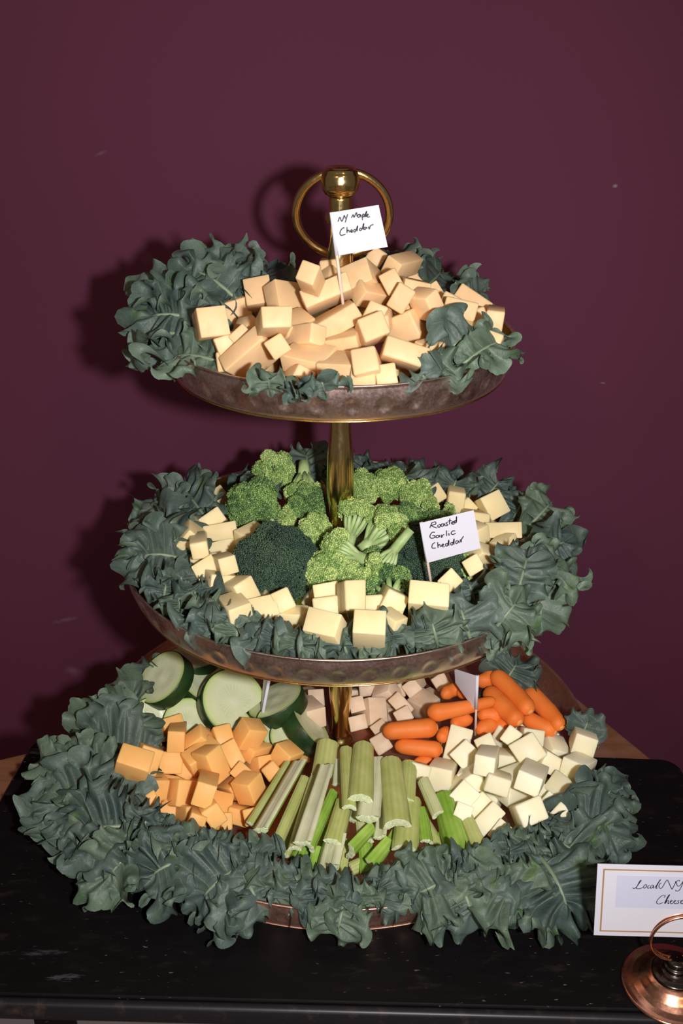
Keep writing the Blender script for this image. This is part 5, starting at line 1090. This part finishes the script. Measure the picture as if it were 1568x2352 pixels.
# ================================================================ cheese
def chunk_mesh(name, L, seed):
    r = np.random.default_rng(seed)
    h = np.array(L) / 2
    sgn = np.array([(-1, -1, -1), (1, -1, -1), (1, 1, -1), (-1, 1, -1), (-1, -1, 1), (1, -1, 1), (1, 1, 1), (-1, 1, 1)], float)
    V = sgn * h * (1 + r.normal(size=(8, 3)) * 0.035)
    F = [(0, 3, 2, 1), (4, 5, 6, 7), (0, 1, 5, 4), (1, 2, 6, 5), (2, 3, 7, 6), (3, 0, 4, 7)]
    return bevel_mesh(name, V, F, min(0.0011, min(L) * 0.08) * r.uniform(0.6, 1.4), 2)
CH = {'maple': (M_MAPLE, 'peach cheddar cubes on the top tray'),
      'garlic': (M_GARLIC, 'yellow cheddar cubes on the middle tray'),
      'orange': (M_ORANGE, 'orange cheddar cubes on the bottom tray'),
      'white': (M_WHITE, 'ivory cheddar cubes on the bottom tray'),
      'tan': (M_TAN, 'tan cheese cubes behind the lowest post')}
for i, ln in enumerate(BLOCKS.strip().splitlines()):
    g, c, q, L, lab = ln.split('|')
    c, q, L = [float(v) for v in c.split()], [float(v) for v in q.split()], [float(v) for v in L.split()]
    m, grp = CH[g]
    o = link('cheese_cube', chunk_mesh('cheese_cube', L, i), m, smooth=True)
    o.location = c
    o.rotation_mode = 'QUATERNION'
    o.rotation_quaternion = q
    tag(o, lab, 'cheese', grp)

# ================================================================ kale
def fourier(r, x, lo, hi):
    y = np.zeros_like(x)
    for k in range(lo, hi + 1):
        y += r.normal() * np.sin(2 * np.pi * (k * x + r.random()))
    return y / math.sqrt((hi - lo + 1) / 2) * 0.8

def kale(base, tip, width, sag, seed, label, up=None, frill=1.0, mat=0, grp=''):
    r = np.random.default_rng(seed)
    base, tip = Vector(base), Vector(tip)
    T = tip - base
    Ln = T.length
    T.normalize()
    ctr = (base + tip) / 2
    if up is None:
        rad = Vector((ctr.x, ctr.y, 0)).normalized()
        up = Vector((0, 0, 0.62)) + (CAM - ctr).normalized() * 0.55 + rad * 0.25
    N0 = Vector(up) - T * T.dot(Vector(up))
    N0.normalize()
    Sx = T.cross(N0)
    W = width / 2
    per = 2.6 * (W + Ln / 2)                               # rough outline length
    fs = frill * min(1.05, max(0.50, min(width, 1.4 * Ln) / 0.062))
    band = 0.0125 * fs                                     # depth of the curled margin
    n = int(min(560, max(260, per / 0.00038)))
    phi = np.linspace(0, 1, n, endpoint=False)
    th = 2 * np.pi * phi
    n1 = max(4, int(per / 0.036)); sm = 1.0 if width > 0.05 else 1.35
    n2 = max(8, int(per / (0.0086 * sm))); n3 = max(17, int(per / (0.0044 * sm)))
    lob = 1 + 0.11 * fourier(r, phi, 4, 8) + 0.04 * fourier(r, phi, n2 - 4, n2 + 4)
    Wi, Li = max(W - band * 0.5, W * 0.6), max(Ln - band * 0.6, Ln * 0.65)
    yy = 0.5 - 0.5 * np.cos(th)
    xo = -np.sin(th) * Wi * (0.62 + 0.5 * yy) * lob
    yo = Li * (yy + (lob - 1) * 0.5 * -np.cos(th))
    ym = Li * (0.05 + 0.75 * yy)
    m1, m2 = 9, 17
    qi = np.linspace(0, 1, m1)
    sb = np.linspace(0, 1, m2)[1:]
    tx, ty = np.gradient(xo), np.gradient(yo)
    kn = np.ones(9) / 9                                    # smooth outline tangent
    tx = np.convolve(np.concatenate([tx[-4:], tx, tx[:4]]), kn, 'valid'); ty = np.convolve(np.concatenate([ty[-4:], ty, ty[:4]]), kn, 'valid')
    tl = np.hypot(tx, ty) + 1e-9
    tx, ty = (tx / tl)[:, None], (ty / tl)[:, None]
    F1 = lambda lo, hi: fourier(r, phi, lo, hi)[:, None]
    f1, f1b = F1(n1 - 2, n1 + 2), F1(9, 15)
    X0 = xo[:, None] * qi
    Y0 = ym[:, None] + (yo - ym)[:, None] * qi
    Z0 = fs * (0.0055 * qi ** 1.8 * f1 + 0.0022 * f1b * np.sin(np.pi * qi) + 0.0016 * F1(n2 - 6, n2 + 2) * qi ** 3) + r.uniform(0.05, 0.22) * W * qi ** 2
    # margin: rolls up and down in short waves, gathered along its length, toothed
    ang = 0.35 * r.normal() + 2.1 * F1(n2 - 4, n2 + 4) + 0.6 * F1(n3 - 10, n3)
    ang = np.where(np.abs(ang) < 0.05, 0.05, ang)
    rl = lambda f: np.sqrt(np.minimum(1, 1.25 * np.abs(f)))
    dep = band * (0.56 + 0.12 * F1(n2 - 5, n2 + 3) + 0.28 * rl(F1(n3 // 2 - 4, n3 // 2 + 2)) + 0.24 * rl(F1(n2 - 3, n2 + 3)))
    dep = np.clip(dep, 0.5 * band, 1.3 * band)
    out = dep * np.sin(ang * sb) / ang
    up_ = dep * (1 - np.cos(ang * sb)) / ang + fs * 0.0015 * sb ** 1.4 * F1(n3 - 12, n3) + fs * 0.0034 * sb * F1(n2 - 4, n2 + 6)
    tang = fs * (0.0017 * sb ** 1.2 * F1(n2 - 4, n2 + 4) + 0.0005 * sb ** 2 * F1(n3 - 12, n3 - 2))
    X1 = X0[:, -1:] - ty * out + tx * tang
    Y1 = Y0[:, -1:] + tx * out + ty * tang
    Z1 = Z0[:, -1:] + up_
    X, Y, Z = np.concatenate([X0, X1], 1), np.concatenate([Y0, Y1], 1), np.concatenate([Z0, Z1], 1)
    rho = np.concatenate([qi * 0.62, 0.62 + 0.38 * sb])
    m = len(rho)
    P, Q = np.meshgrid(phi, rho, indexing='ij')
    # bend along a parabola from base to tip
    q = Y / Ln
    Zc = 4 * sag * q * (1 - q)
    sl = 4 * sag * (1 - 2 * q) / Ln
    nrm = 1 / np.sqrt(1 + sl ** 2)
    D = X[..., None] * np.array(Sx) + (Y - Z * sl * nrm)[..., None] * np.array(T) + (Zc + Z * nrm)[..., None] * np.array(N0)
    V = D.reshape(-1, 3)
    uv = np.stack([P.ravel(), Q.ravel()], -1)
    i, j = np.meshgrid(np.arange(n), np.arange(m - 1), indexing='ij')
    i2 = (i + 1) % n
    F = np.stack([i * m + j, i2 * m + j, i2 * m + j + 1, i * m + j + 1], -1).reshape(-1, 4)
    o = link('kale_leaf', mesh('kale_leaf', V, F, uv), M_KALE[mat], loc=base)
    tag(o, label, 'kale', grp)
    ts = np.linspace(-0.06, 0.74, 9)
    pl, rr = [], []
    for t in ts:
        z = 4 * sag * t * (1 - t)
        pl.append(T * (Ln * t) + N0 * (z - 0.0004))
        rr.append(min(0.0017, width * 0.026) * (1 - t) ** 0.8 + 0.0003)
    link('midrib', tube('midrib', pl, rr, 8), M_MIDRIB, o)
    return o

TOPK, MIDK, BOTK = 'kale round the top tray', 'kale round the middle tray', 'kale round the bottom tray'
for spec in KALE.strip().splitlines():
    t, g, W_, sag, md, fr, mt, lab = spec.split('|')
    a = [float(v) for v in t.split()]
    b = at_z(a[0], a[1], a[2]); e = at_z(a[3], a[4], a[5])
    up = None
    if md == 'c':                                          # stands up, facing the camera
        up = (CAM - (b + e) / 2).normalized()
    elif md == 'z':
        up = Vector((0, 0, 1))
    kale(b, e, float(W_), float(sag), int(abs(a[0] * 7 + a[1] * 3)) , lab, up, float(fr), int(mt), {'T': TOPK, 'M': MIDK, 'B': BOTK}[g])

# ================================================================ broccoli
bmi = bmesh.new()
bmesh.ops.create_icosphere(bmi, subdivisions=1, radius=1)
ICO_V = np.array([v.co[:] for v in bmi.verts]); ICO_F = np.array([[v.index for v in f.verts] for f in bmi.faces])
bmi.free()
bmi = bmesh.new()
bmesh.ops.create_icosphere(bmi, subdivisions=2, radius=1)
IC2_V = np.array([v.co[:] for v in bmi.verts]); IC2_F = np.array([[v.index for v in f.verts] for f in bmi.faces])
bmi.free()

def fib(n, cap):
    k = np.arange(n) + 0.5
    z = 1 - (1 - math.cos(cap)) * k / n
    a = np.pi * (1 + 5 ** 0.5) * k
    s = np.sqrt(np.maximum(0, 1 - z * z))
    return np.stack([s * np.cos(a), s * np.sin(a), z], -1)

def broccoli(c, axis, R, stem, seed, mat, bead, label, nsub=18, cap=1.75, open_=1.0, subr=0.34):
    """c: crown centre, axis: from stem to crown, R: crown radius, stem: length below the fork."""
    r = np.random.default_rng(seed)
    ax = Vector(axis).normalized()
    M = np.array(ax.to_track_quat('Z', 'Y').to_matrix())
    root = empty('broccoli_floret', c)
    tag(root, label, 'broccoli', 'broccoli florets on the middle tray')
    dirs = fib(nsub, cap)
    dirs = dirs + r.normal(size=dirs.shape) * 0.10
    dirs /= np.linalg.norm(dirs, axis=1, keepdims=True)
    cen = dirs * R * (1 - subr * 0.75) * (1 + r.normal(size=(nsub, 1)) * 0.06)
    sr = R * subr * (1 + r.normal(size=nsub) * 0.14)
    V, F, tint, off = [], [], [], 0
    for k in range(nsub):
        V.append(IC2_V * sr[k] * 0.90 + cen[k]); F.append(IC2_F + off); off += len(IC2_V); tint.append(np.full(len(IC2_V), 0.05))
        nb = int(3.0 * (sr[k] / bead) ** 2)
        B = fib(nb, 2.0)
        Mk = np.array(Vector(dirs[k]).to_track_quat('Z', 'Y').to_matrix())
        B = B @ Mk.T
        keep = np.ones(nb, bool)
        pos = cen[k] + B * sr[k] * (1 + r.normal(size=(nb, 1)) * 0.05)
        d2 = np.linalg.norm(pos[:, None] - cen[None], axis=2) / sr[None]
        d2[:, k] = 9
        keep = d2.min(1) > 0.93
        pos = pos[keep]
        sz = bead * r.uniform(0.75, 1.35, len(pos))
        nv = len(ICO_V)
        VV = ICO_V[None] * sz[:, None, None] + pos[:, None]
        FF = ICO_F[None] + (np.arange(len(pos)) * nv)[:, None, None] + off
        V.append(VV.reshape(-1, 3)); F.append(FF.reshape(-1, 3)); off += len(pos) * nv
        patch = 0.25 * math.sin(7.1 * k + seed) + 0.45
        tn = np.clip(patch + r.normal(size=len(pos)) * 0.24, 0, 1)
        tint.append(np.repeat(tn, nv))
    V = np.concatenate(V) @ M.T; F = np.concatenate(F)
    me = mesh('crown', V, F)
    at = me.attributes.new('tint', 'FLOAT', 'POINT')
    at.data.foreach_set('value', np.concatenate(tint).astype(np.float32))
    cr = link('crown', me, mat, root)
    cr['kind'] = 'stuff'
    # branching stem
    fork = np.array([0, 0, -R * 0.75 * open_])
    foot = fork + np.array([0, 0, -stem])
    Vs, Fs, off = [], [], 0
    def add(a, b, r0, r1, mid=None):
        nonlocal off
        pts = [a, a * 0.5 + b * 0.5 + (mid if mid is not None else 0), b]
        me_ = tube('t', [Vector(M @ p) for p in pts], [r0, (r0 + r1) / 2, r1], 8)
        n = len(me_.vertices)
        Vs.extend([tuple(v.co) for v in me_.vertices])
        Fs.extend([tuple(i + off for i in p.vertices) for p in me_.polygons])
        off += n
        bpy.data.meshes.remove(me_)
    rs = R * 0.27
    add(foot, fork + np.array([0, 0, R * 0.1]), rs * 1.0, rs * 1.15)
    for k in range(nsub):
        add(fork + np.array([0, 0, -R * 0.1]) + dirs[k] * [rs * 0.6, rs * 0.6, 0], cen[k] * 0.97, rs * 0.42, sr[k] * 0.30, dirs[k] * [R * 0.06, R * 0.06, 0])
    link('stem', mesh('stem', Vs, Fs), M_BSTEM, root)
    return root
BM = {'d': M_BUD_DARK, 'm': M_BUD_MID, 'l': M_BUD_LIGHT}
for i, ln in enumerate(BROC.strip().splitlines()):
    p, axs, R_, stl, k, bead, ns, cap, lab = ln.split('|')
    u, v, z = [float(q) for q in p.split()]
    c = at_z(u, v, z)
    a = [float(q) for q in axs.split()]                    # image-right, image-up, towards the camera
    axv = RT * a[0] + UPV * a[1] - FWD * a[2]
    broccoli(c, axv, float(R_), float(stl), 20 + i, BM[k], float(bead), lab, int(ns), float(cap))

# ================================================================ carrots
def carrot(a, b, ra, rb, seed, label):
    r = np.random.default_rng(seed)
    a, b = Vector(a), Vector(b)
    d = b - a
    Ln = d.length
    n, seg = 22, 20
    t = np.linspace(0, 1, n)
    s = 0.5 - 0.5 * np.cos(np.pi * t)
    rad = ra + (rb - ra) * s
    cap = np.clip(np.minimum(s * Ln / (rad * 1.1), (1 - s) * Ln / (rad * 1.1)), 0, 1)
    rad = rad * np.sqrt(1 - (1 - cap) ** 2) * (1 + 0.03 * fourier(r, t, 1, 4))
    rad = np.maximum(rad, 0.0002)
    q = d.to_track_quat('Z', 'Y')
    an = np.linspace(0, 2 * np.pi, seg, endpoint=False)
    bend = r.normal() * 0.0015
    V = np.stack([rad[:, None] * np.cos(an) + (bend * np.sin(np.pi * s))[:, None], rad[:, None] * np.sin(an), np.repeat((s * Ln)[:, None], seg, 1)], -1)
    V += r.normal(size=V.shape) * 0.00006
    o = link('baby_carrot', mesh('baby_carrot', V.reshape(-1, 3), grid_faces(n, seg, True)), M_CARROT, loc=a)
    o.rotation_mode = 'QUATERNION'
    o.rotation_quaternion = q
    tag(o, label, 'carrot', 'baby carrots on the bottom tray')
    e = lathe('tip', [(0.0003, 0.0012), (rb * 0.28, 0.0010), (rb * 0.40, 0.0)], 12)
    link('cut_tip', e, M_CARROT_END, o, loc=(0, 0, Ln - 0.0009))
    return o
for i, ln in enumerate(CARROTS.strip().splitlines()):
    p, w, lab = ln.split('|')
    v = [float(q) for q in p.split()]
    wa, wb = [float(q) for q in w.split()]
    a = at_z(780 + v[0] * .42092, 1460 + v[1] * .42092, v[2]); b = at_z(780 + v[3] * .42092, 1460 + v[4] * .42092, v[5])
    k = .42092 * pxm((a + b) / 2) / 2
    carrot(a, b, wa * k, wb * k, 300 + i, lab)

# ================================================================ celery
def celery(a, b, w, roll, seed, mat, label, curve=0.0):
    """a: near end, b: far end; roll 0 = ribbed outside up, 180 = groove up."""
    r = np.random.default_rng(seed)
    a, b = Vector(a), Vector(b)
    d = b - a
    Ln = d.length
    T = d.normalized()
    c = (a + b) / 2
    view = (CAM - c).normalized()
    U = (view - T * view.dot(T)).normalized()
    Rm = Matrix.Rotation(math.radians(roll), 3, T)
    U = Rm @ U
    X = U.cross(T)
    th = w * r.uniform(0.30, 0.40)
    span = r.uniform(1.05, 1.35)
    Rad = w / 2 / math.sin(min(span, math.pi / 2))
    no, ni = 22, 12
    ao = np.linspace(-span, span, no)
    ro = Rad * (1 + 0.018 * np.cos(ao * 11 / span))
    outer = np.stack([ro * np.sin(ao), ro * np.cos(ao) - Rad], -1)
    ai = np.linspace(span * 0.93, -span * 0.93, ni)
    ri = Rad - th * (0.62 + 0.38 * np.cos(ai / span * 1.4))
    inner = np.stack([ri * np.sin(ai), ri * np.cos(ai) - Rad], -1)
    sec = np.concatenate([outer, inner])
    m = len(sec)
    n = 9
    ts = np.linspace(0, 1, n)
    V, uv = [], []
    for t in ts:
        s = 1.0 - 0.12 * t + 0.05 * math.sin(2.2 * t + seed)
        z = curve * 4 * t * (1 - t)
        tilt = (0.0010 if t == 0 else 0.0)
        for k, (x, y) in enumerate(sec):
            dz = r.normal() * 0.00025 if t in (0.0, 1.0) else 0
            V.append(X * (x * s) + U * (y * s + z) + T * (t * Ln + dz))
            uv.append((k / no * 0.5 if k < no else 0.5 + (k - no) / ni * 0.5, t))
    F = grid_faces(n, m, True)
    o = link('celery_stick', mesh('celery_stick', [tuple(v) for v in V], F, uv), mat, loc=a)
    o.data.materials.append(M_CEL_INNER)
    mi = np.zeros(len(F), np.int32)
    mi[((np.arange(len(F)) % m) >= no - 1)] = 1
    o.data.polygons.foreach_set('material_index', mi)
    tag(o, label, 'celery', 'celery sticks on the bottom tray')
    for row, sg in ((0, -1), (n - 1, 1)):
        ring = [V[row * m + k] for k in range(m)]
        CV, CF = [], []
        # strip between outer and inner arcs, slightly proud
        ks = np.linspace(0, 1, no)
        for k in range(no):
            f = (1 - k / (no - 1)) * (ni - 1)
            i0 = int(f); i1 = min(i0 + 1, ni - 1); fr = f - i0
            pi = ring[no + i0] * (1 - fr) + ring[no + i1] * fr
            po = ring[k]
            bul = T * (sg * 0.0006)
            CV += [tuple(po), tuple((po + pi) / 2 + bul), tuple(pi)]
        for k in range(no - 1):
            for q in range(2):
                f = (k * 3 + q, k * 3 + q + 1, k * 3 + q + 4, k * 3 + q + 3)
                CF.append(f if sg > 0 else f[::-1])
        link('cut_end', mesh('cut_end', CV, CF), M_CEL_CUT, o)
    return o
CM = {'o': M_CEL_OLIVE, 'g': M_CEL_GREEN, 'p': M_CEL_PALE}
for i, ln in enumerate(CELERY.strip().splitlines()):
    p, w, roll, m, lab = ln.split('|')
    v = [float(q) for q in p.split()]
    a = at_z(560 + v[0] * .38265, 1680 + v[1] * .38265, v[2]); b = at_z(560 + v[3] * .38265, 1680 + v[4] * .38265, v[5])
    celery(a, b, float(w) * .38265 * pxm(a), float(roll), 500 + i, CM[m], lab)

# ================================================================ cucumber
def cucumber(c, nrm, R, th, seed, label, cut=None):
    """disc with its visible flesh face at c, facing nrm; cut = (angle, offset) trims a straight side."""
    r = np.random.default_rng(seed)
    nrm = Vector(nrm).normalized()
    X = (RT - nrm * RT.dot(nrm)).normalized()
    Y = nrm.cross(X)
    n = 64
    an = np.linspace(0, 2 * np.pi, n, endpoint=False)
    rad = R * (1 + 0.015 * fourier(r, an / (2 * np.pi), 2, 4))
    P = np.stack([rad * np.cos(an), rad * np.sin(an)], -1)
    cutmask = np.zeros(n, bool)
    if cut:
        cd = np.array([math.cos(math.radians(cut[0])), math.sin(math.radians(cut[0]))])
        dd = P @ cd - cut[1] * R
        cutmask = dd > -1e-6
        P = P - np.maximum(dd, 0)[:, None] * cd
    rings = 8
    root = empty('cucumber_slice', c)
    tag(root, label, 'cucumber', 'cucumber slices on the bottom tray')
    def to3(p, z):
        return X * float(p[0]) + Y * float(p[1]) + nrm * z
    V, F, uv = [], [], []
    for side in (0, 1):
        z = 0.0 if side == 0 else -th
        st0 = len(V)
        for k in range(rings + 1):
            q = k / rings
            for j in range(n):
                p = P[j] * 0.965 * max(q, 0.002)
                V.append(to3(p, z + (0.0006 * math.cos(q * 9) * (1 if side == 0 else -1)) * (0.5 if q < 1 else 0) ))
                uv.append((float(np.linalg.norm(p)) / R, j / n))
        gf = grid_faces(rings + 1, n, True) + st0
        F += [tuple(f) for f in (gf if side == 0 else gf[:, ::-1])]
    b0 = len(V)                                            # side wall of flesh (cut side shows)
    for z in (0.0, -th):
        for j in range(n):
            V.append(to3(P[j] * 0.965, z)); uv.append((0.6, j / n))
    F += [(b0 + j, b0 + n + j, b0 + n + (j + 1) % n, b0 + (j + 1) % n) for j in range(n)]
    link('flesh', mesh('flesh', [tuple(v) for v in V], F, uv), M_CUKE, root)
    V, F = [], []
    prof = [(0.955, -0.0002), (0.985, 0.0001), (1.0, -0.0006), (1.004, -th / 2), (1.0, -th + 0.0006), (0.985, -th - 0.0001), (0.955, -th + 0.0002)]
    for q, z in prof:
        for j in range(n):
            V.append(tuple(to3(P[j] * q, z)))
    for k in range(len(prof) - 1):
        for j in range(n):
            j2 = (j + 1) % n
            if cutmask[j] and cutmask[j2]:
                continue
            F.append((k * n + j, k * n + j2, (k + 1) * n + j2, (k + 1) * n + j))
    link('skin', mesh('skin', V, F), M_CSKIN, root)
    return root
for i, ln in enumerate(CUKES.strip().splitlines()):
    p, nn, R_, th, ct, lab = ln.split('|')
    v = [float(q) for q in p.split()]
    c = at_z(240 + v[0] * .3699, 1460 + v[1] * .3699, v[2])
    a = [float(q) for q in nn.split()]
    nv = RT * a[0] + UPV * a[1] - FWD * a[2]
    cucumber(c, nv, float(R_), float(th), 700 + i, lab, tuple(float(q) for q in ct.split()) if ct != '-' else None)

# ================================================================ flags on picks
def ribbon(strokes, place, n, half):
    V, F = [], []
    for stq in strokes:
        P = [place(*p) for p in stq]
        # light smoothing
        Q = []
        for i in range(len(P) - 1):
            p0, p1, p2, p3 = P[max(i - 1, 0)], P[i], P[i + 1], P[min(i + 2, len(P) - 1)]
            for k in range(4):
                t = k / 4
                Q.append(0.5 * ((2 * p1) + (p2 - p0) * t + (2 * p0 - 5 * p1 + 4 * p2 - p3) * t * t + (3 * p1 - p0 - 3 * p2 + p3) * t ** 3))
        Q.append(P[-1])
        if len(P) == 1:
            Q = [P[0] - RT * half, P[0] + RT * half]
        b = len(V)
        for i, q in enumerate(Q):
            t = (Q[min(i + 1, len(Q) - 1)] - Q[max(i - 1, 0)])
            if t.length < 1e-9:
                t = RT.copy()
            s = n.cross(t.normalized()).normalized() * (half * (0.75 if i in (0, len(Q) - 1) else 1.0))
            V += [tuple(q - s), tuple(q + s)]
        F += [(b + 2 * k, b + 2 * k + 1, b + 2 * k + 3, b + 2 * k + 2) for k in range(len(Q) - 1)]
    return V, F

def parse(txt, crop):
    x0, y0, s = crop
    out = []
    for stq in txt.strip().split(';'):
        if stq.strip():
            out.append([tuple(float(q) for q in p.split(',')) for p in stq.split()])
    return [[(x0 + x * s, y0 + y * s) for x, y in stq] for stq in out]

def flag(quad, pick, y0, label, text=None, crop=None, dy=(0, 0, 0, 0), pick_y=0.0):
    """quad: four image corners (top at pick, top free, bottom free, bottom at pick) on the plane y = y0 (+ dy)."""
    Q = [at_y(u, v, y0 + d) for (u, v), d in zip(quad, dy)]
    root = empty('pick_flag', at_y(*pick[1], y0 + pick_y))
    base = root.location.copy()
    tag(root, label, 'flag')
    n = (Q[3] - Q[0]).cross(Q[1] - Q[0]).normalized()
    if n.dot(CAM - Q[0]) < 0:
        n = -n
    a, b = at_y(*pick[0], y0), base
    link('pick', tube('pick', [a - base, (a + b) / 2 - base, b - base - (a - b).normalized() * 0.006], 0.00105, 10), M_PICK, root)
    nu, nv_ = 14, 6
    V = []
    for lay in (0.00135, 0.00112):
        for i in range(nv_ + 1):
            for j in range(nu + 1):
                p, q = j / nu, i / nv_
                P_ = Q[0].lerp(Q[1], p).lerp(Q[3].lerp(Q[2], p), q)
                wrap = 0.0
                V.append(P_ + n * (lay * 1.0) - base)
    m = nu + 1
    F = [tuple(f) for f in grid_faces(nv_ + 1, m)]
    k0 = (nv_ + 1) * m
    F += [tuple(int(i) + k0 for i in f[::-1]) for f in F]
    sh = link('paper', mesh('paper', [tuple(v) for v in V], F), M_PAPER, root, smooth=False)
    # rolled sleeve round the pick
    d = (a - b).normalized()
    s0, s1 = (Q[0] - b).dot(d), (Q[3] - b).dot(d)
    link('paper_sleeve', tube('sleeve', [b + d * s0 - base, b + d * s1 - base], 0.00135, 12), M_PAPER, root)
    if text:
        pl = Q[0] + n * 0.00155
        V, F = ribbon(parse(text, crop), lambda u, v: on_plane(u, v, pl, n) - base, n, 0.00036)
        link('handwriting', mesh('handwriting', V, F), M_INK, sh, smooth=False)
    return root

flag([(757, 488), (869, 470), (890, 566), (778, 586)], [(761, 488), (787, 694)], -0.052,
     'white paper flag handwritten NY Maple Cheddar, above the top tray', TXT1, (620, 360, 320 / 1568))
flag([(963, 1200), (1087, 1170), (1103, 1257), (981, 1291)], [(967, 1200), (990, 1343)], -0.083,
     'white paper flag handwritten Roasted Garlic Cheddar, over the middle tray', TXT2, (760, 1020, 560 / 1568))
flag([(622, 1540), (609, 1560), (598, 1650), (590, 1697)], [(622, 1540), (590, 1706)], -0.022,
     'blank white flag seen edge-on, stuck in the orange cheddar', dy=(0, 0.012, 0.030, 0))
flag([(1096, 1551), (1046, 1535), (1048, 1567), (1091, 1628)], [(1096, 1551), (1091, 1690)], -0.030,
     'blank white flag seen obliquely, stuck in the ivory cheddar', dy=(0, 0.022, 0.024, 0))

# ================================================================ card and holder
hc = at_z(1543, 2262, 0.0)
hy = hc.y
hd = empty('card_holder', (hc.x, hc.y, 0.0))
tag(hd, 'copper place card holder with coiled ring at the right edge', 'card holder')
prof = [(0.0006, 0.0), (0.0320, 0.0), (0.0330, 0.0008), (0.0325, 0.0017), (0.0290, 0.0024), (0.0255, 0.0036), (0.0215, 0.0062), (0.0178, 0.0092), (0.0146, 0.0112), (0.0006, 0.0116)]
link('base', lathe('base', smooth_prof(prof, 3), 72), M_HOLDER, hd)
prof = [(0.0006, 0.0113), (0.0148, 0.0113), (0.0148, 0.0130), (0.0122, 0.0143), (0.0086, 0.0148), (0.0070, 0.0160), (0.0080, 0.0176), (0.0080, 0.0188), (0.0062, 0.0200), (0.0072, 0.0218), (0.0066, 0.0236), (0.0040, 0.0248), (0.0006, 0.0250)]
link('knob', lathe('knob', smooth_prof(prof, 3), 48), M_DARKMETAL, hd)
rc, rR = 0.0432, 0.0198
pts = []
for k in range(200):
    t = k / 199
    a = -math.pi / 2 + 2 * math.pi * 2.75 * t
    pts.append((rR * math.cos(a), -0.0036 + 0.0078 * t, rc + rR * math.sin(a)))
pts = [(0, -0.0030, 0.0222)] + pts
link('coil', tube('coil', pts, 0.0010, 10), M_HOLDER, hd)

cy = hy + 0.0003
TL, BL = at_y(1372, 1985, cy), at_y(1363, 2148, cy)
ux = (at_y(1568, 1990, cy) - TL).normalized()
uz = (BL - TL)
hgt = uz.length
uz.normalize()
wid = 0.089
cn = ux.cross(uz).normalized()
if cn.dot(CAM - TL) < 0:
    cn = -cn
cd_ = empty('place_card', TL + ux * wid / 2 + uz * hgt)
b0 = cd_.location.copy()
tag(cd_, 'white gold-bordered place card reading Local NY Cheeses, in copper holder', 'card')
def slab(name, x0, y0, x1, y1, z0, z1, mat):
    V = []
    for z in (z0, z1):
        for (x, y) in ((x0, y0), (x1, y0), (x1, y1), (x0, y1)):
            V.append(tuple(TL + ux * x + uz * y + cn * z - b0))
    F = [(0, 1, 2, 3), (7, 6, 5, 4), (0, 4, 5, 1), (1, 5, 6, 2), (2, 6, 7, 3), (3, 7, 4, 0)]
    return link(name, mesh(name, V, F), mat, cd_, smooth=False)
slab('card_paper', 0, 0, wid, hgt, -0.0005, 0.0, M_PAPER)
bi, bt = 0.0036, 0.0010
for (x0, y0, x1, y1) in ((bi, bi, wid - bi, bi + bt), (bi, hgt - bi - bt, wid - bi, hgt - bi), (bi, bi + bt, bi + bt, hgt - bi - bt), (wid - bi - bt, bi + bt, wid - bi, hgt - bi - bt)):
    slab('gold_border', x0, y0, x1, y1, 0.0, 0.00012, M_GOLDINK)
slab('print_patch', 0.0125, 0.0085, wid - 0.0125, 0.0355, 0.0, 0.00008, M_PATCH)
pl = TL + cn * 0.00016
V, F = ribbon(parse(TXT3, (1100, 1900, 468 / 1568)), lambda u, v: on_plane(u, v, pl, cn) - b0, cn, 0.00026)
link('script_lettering', mesh('script_lettering', V, F), M_INK, cd_, smooth=False)
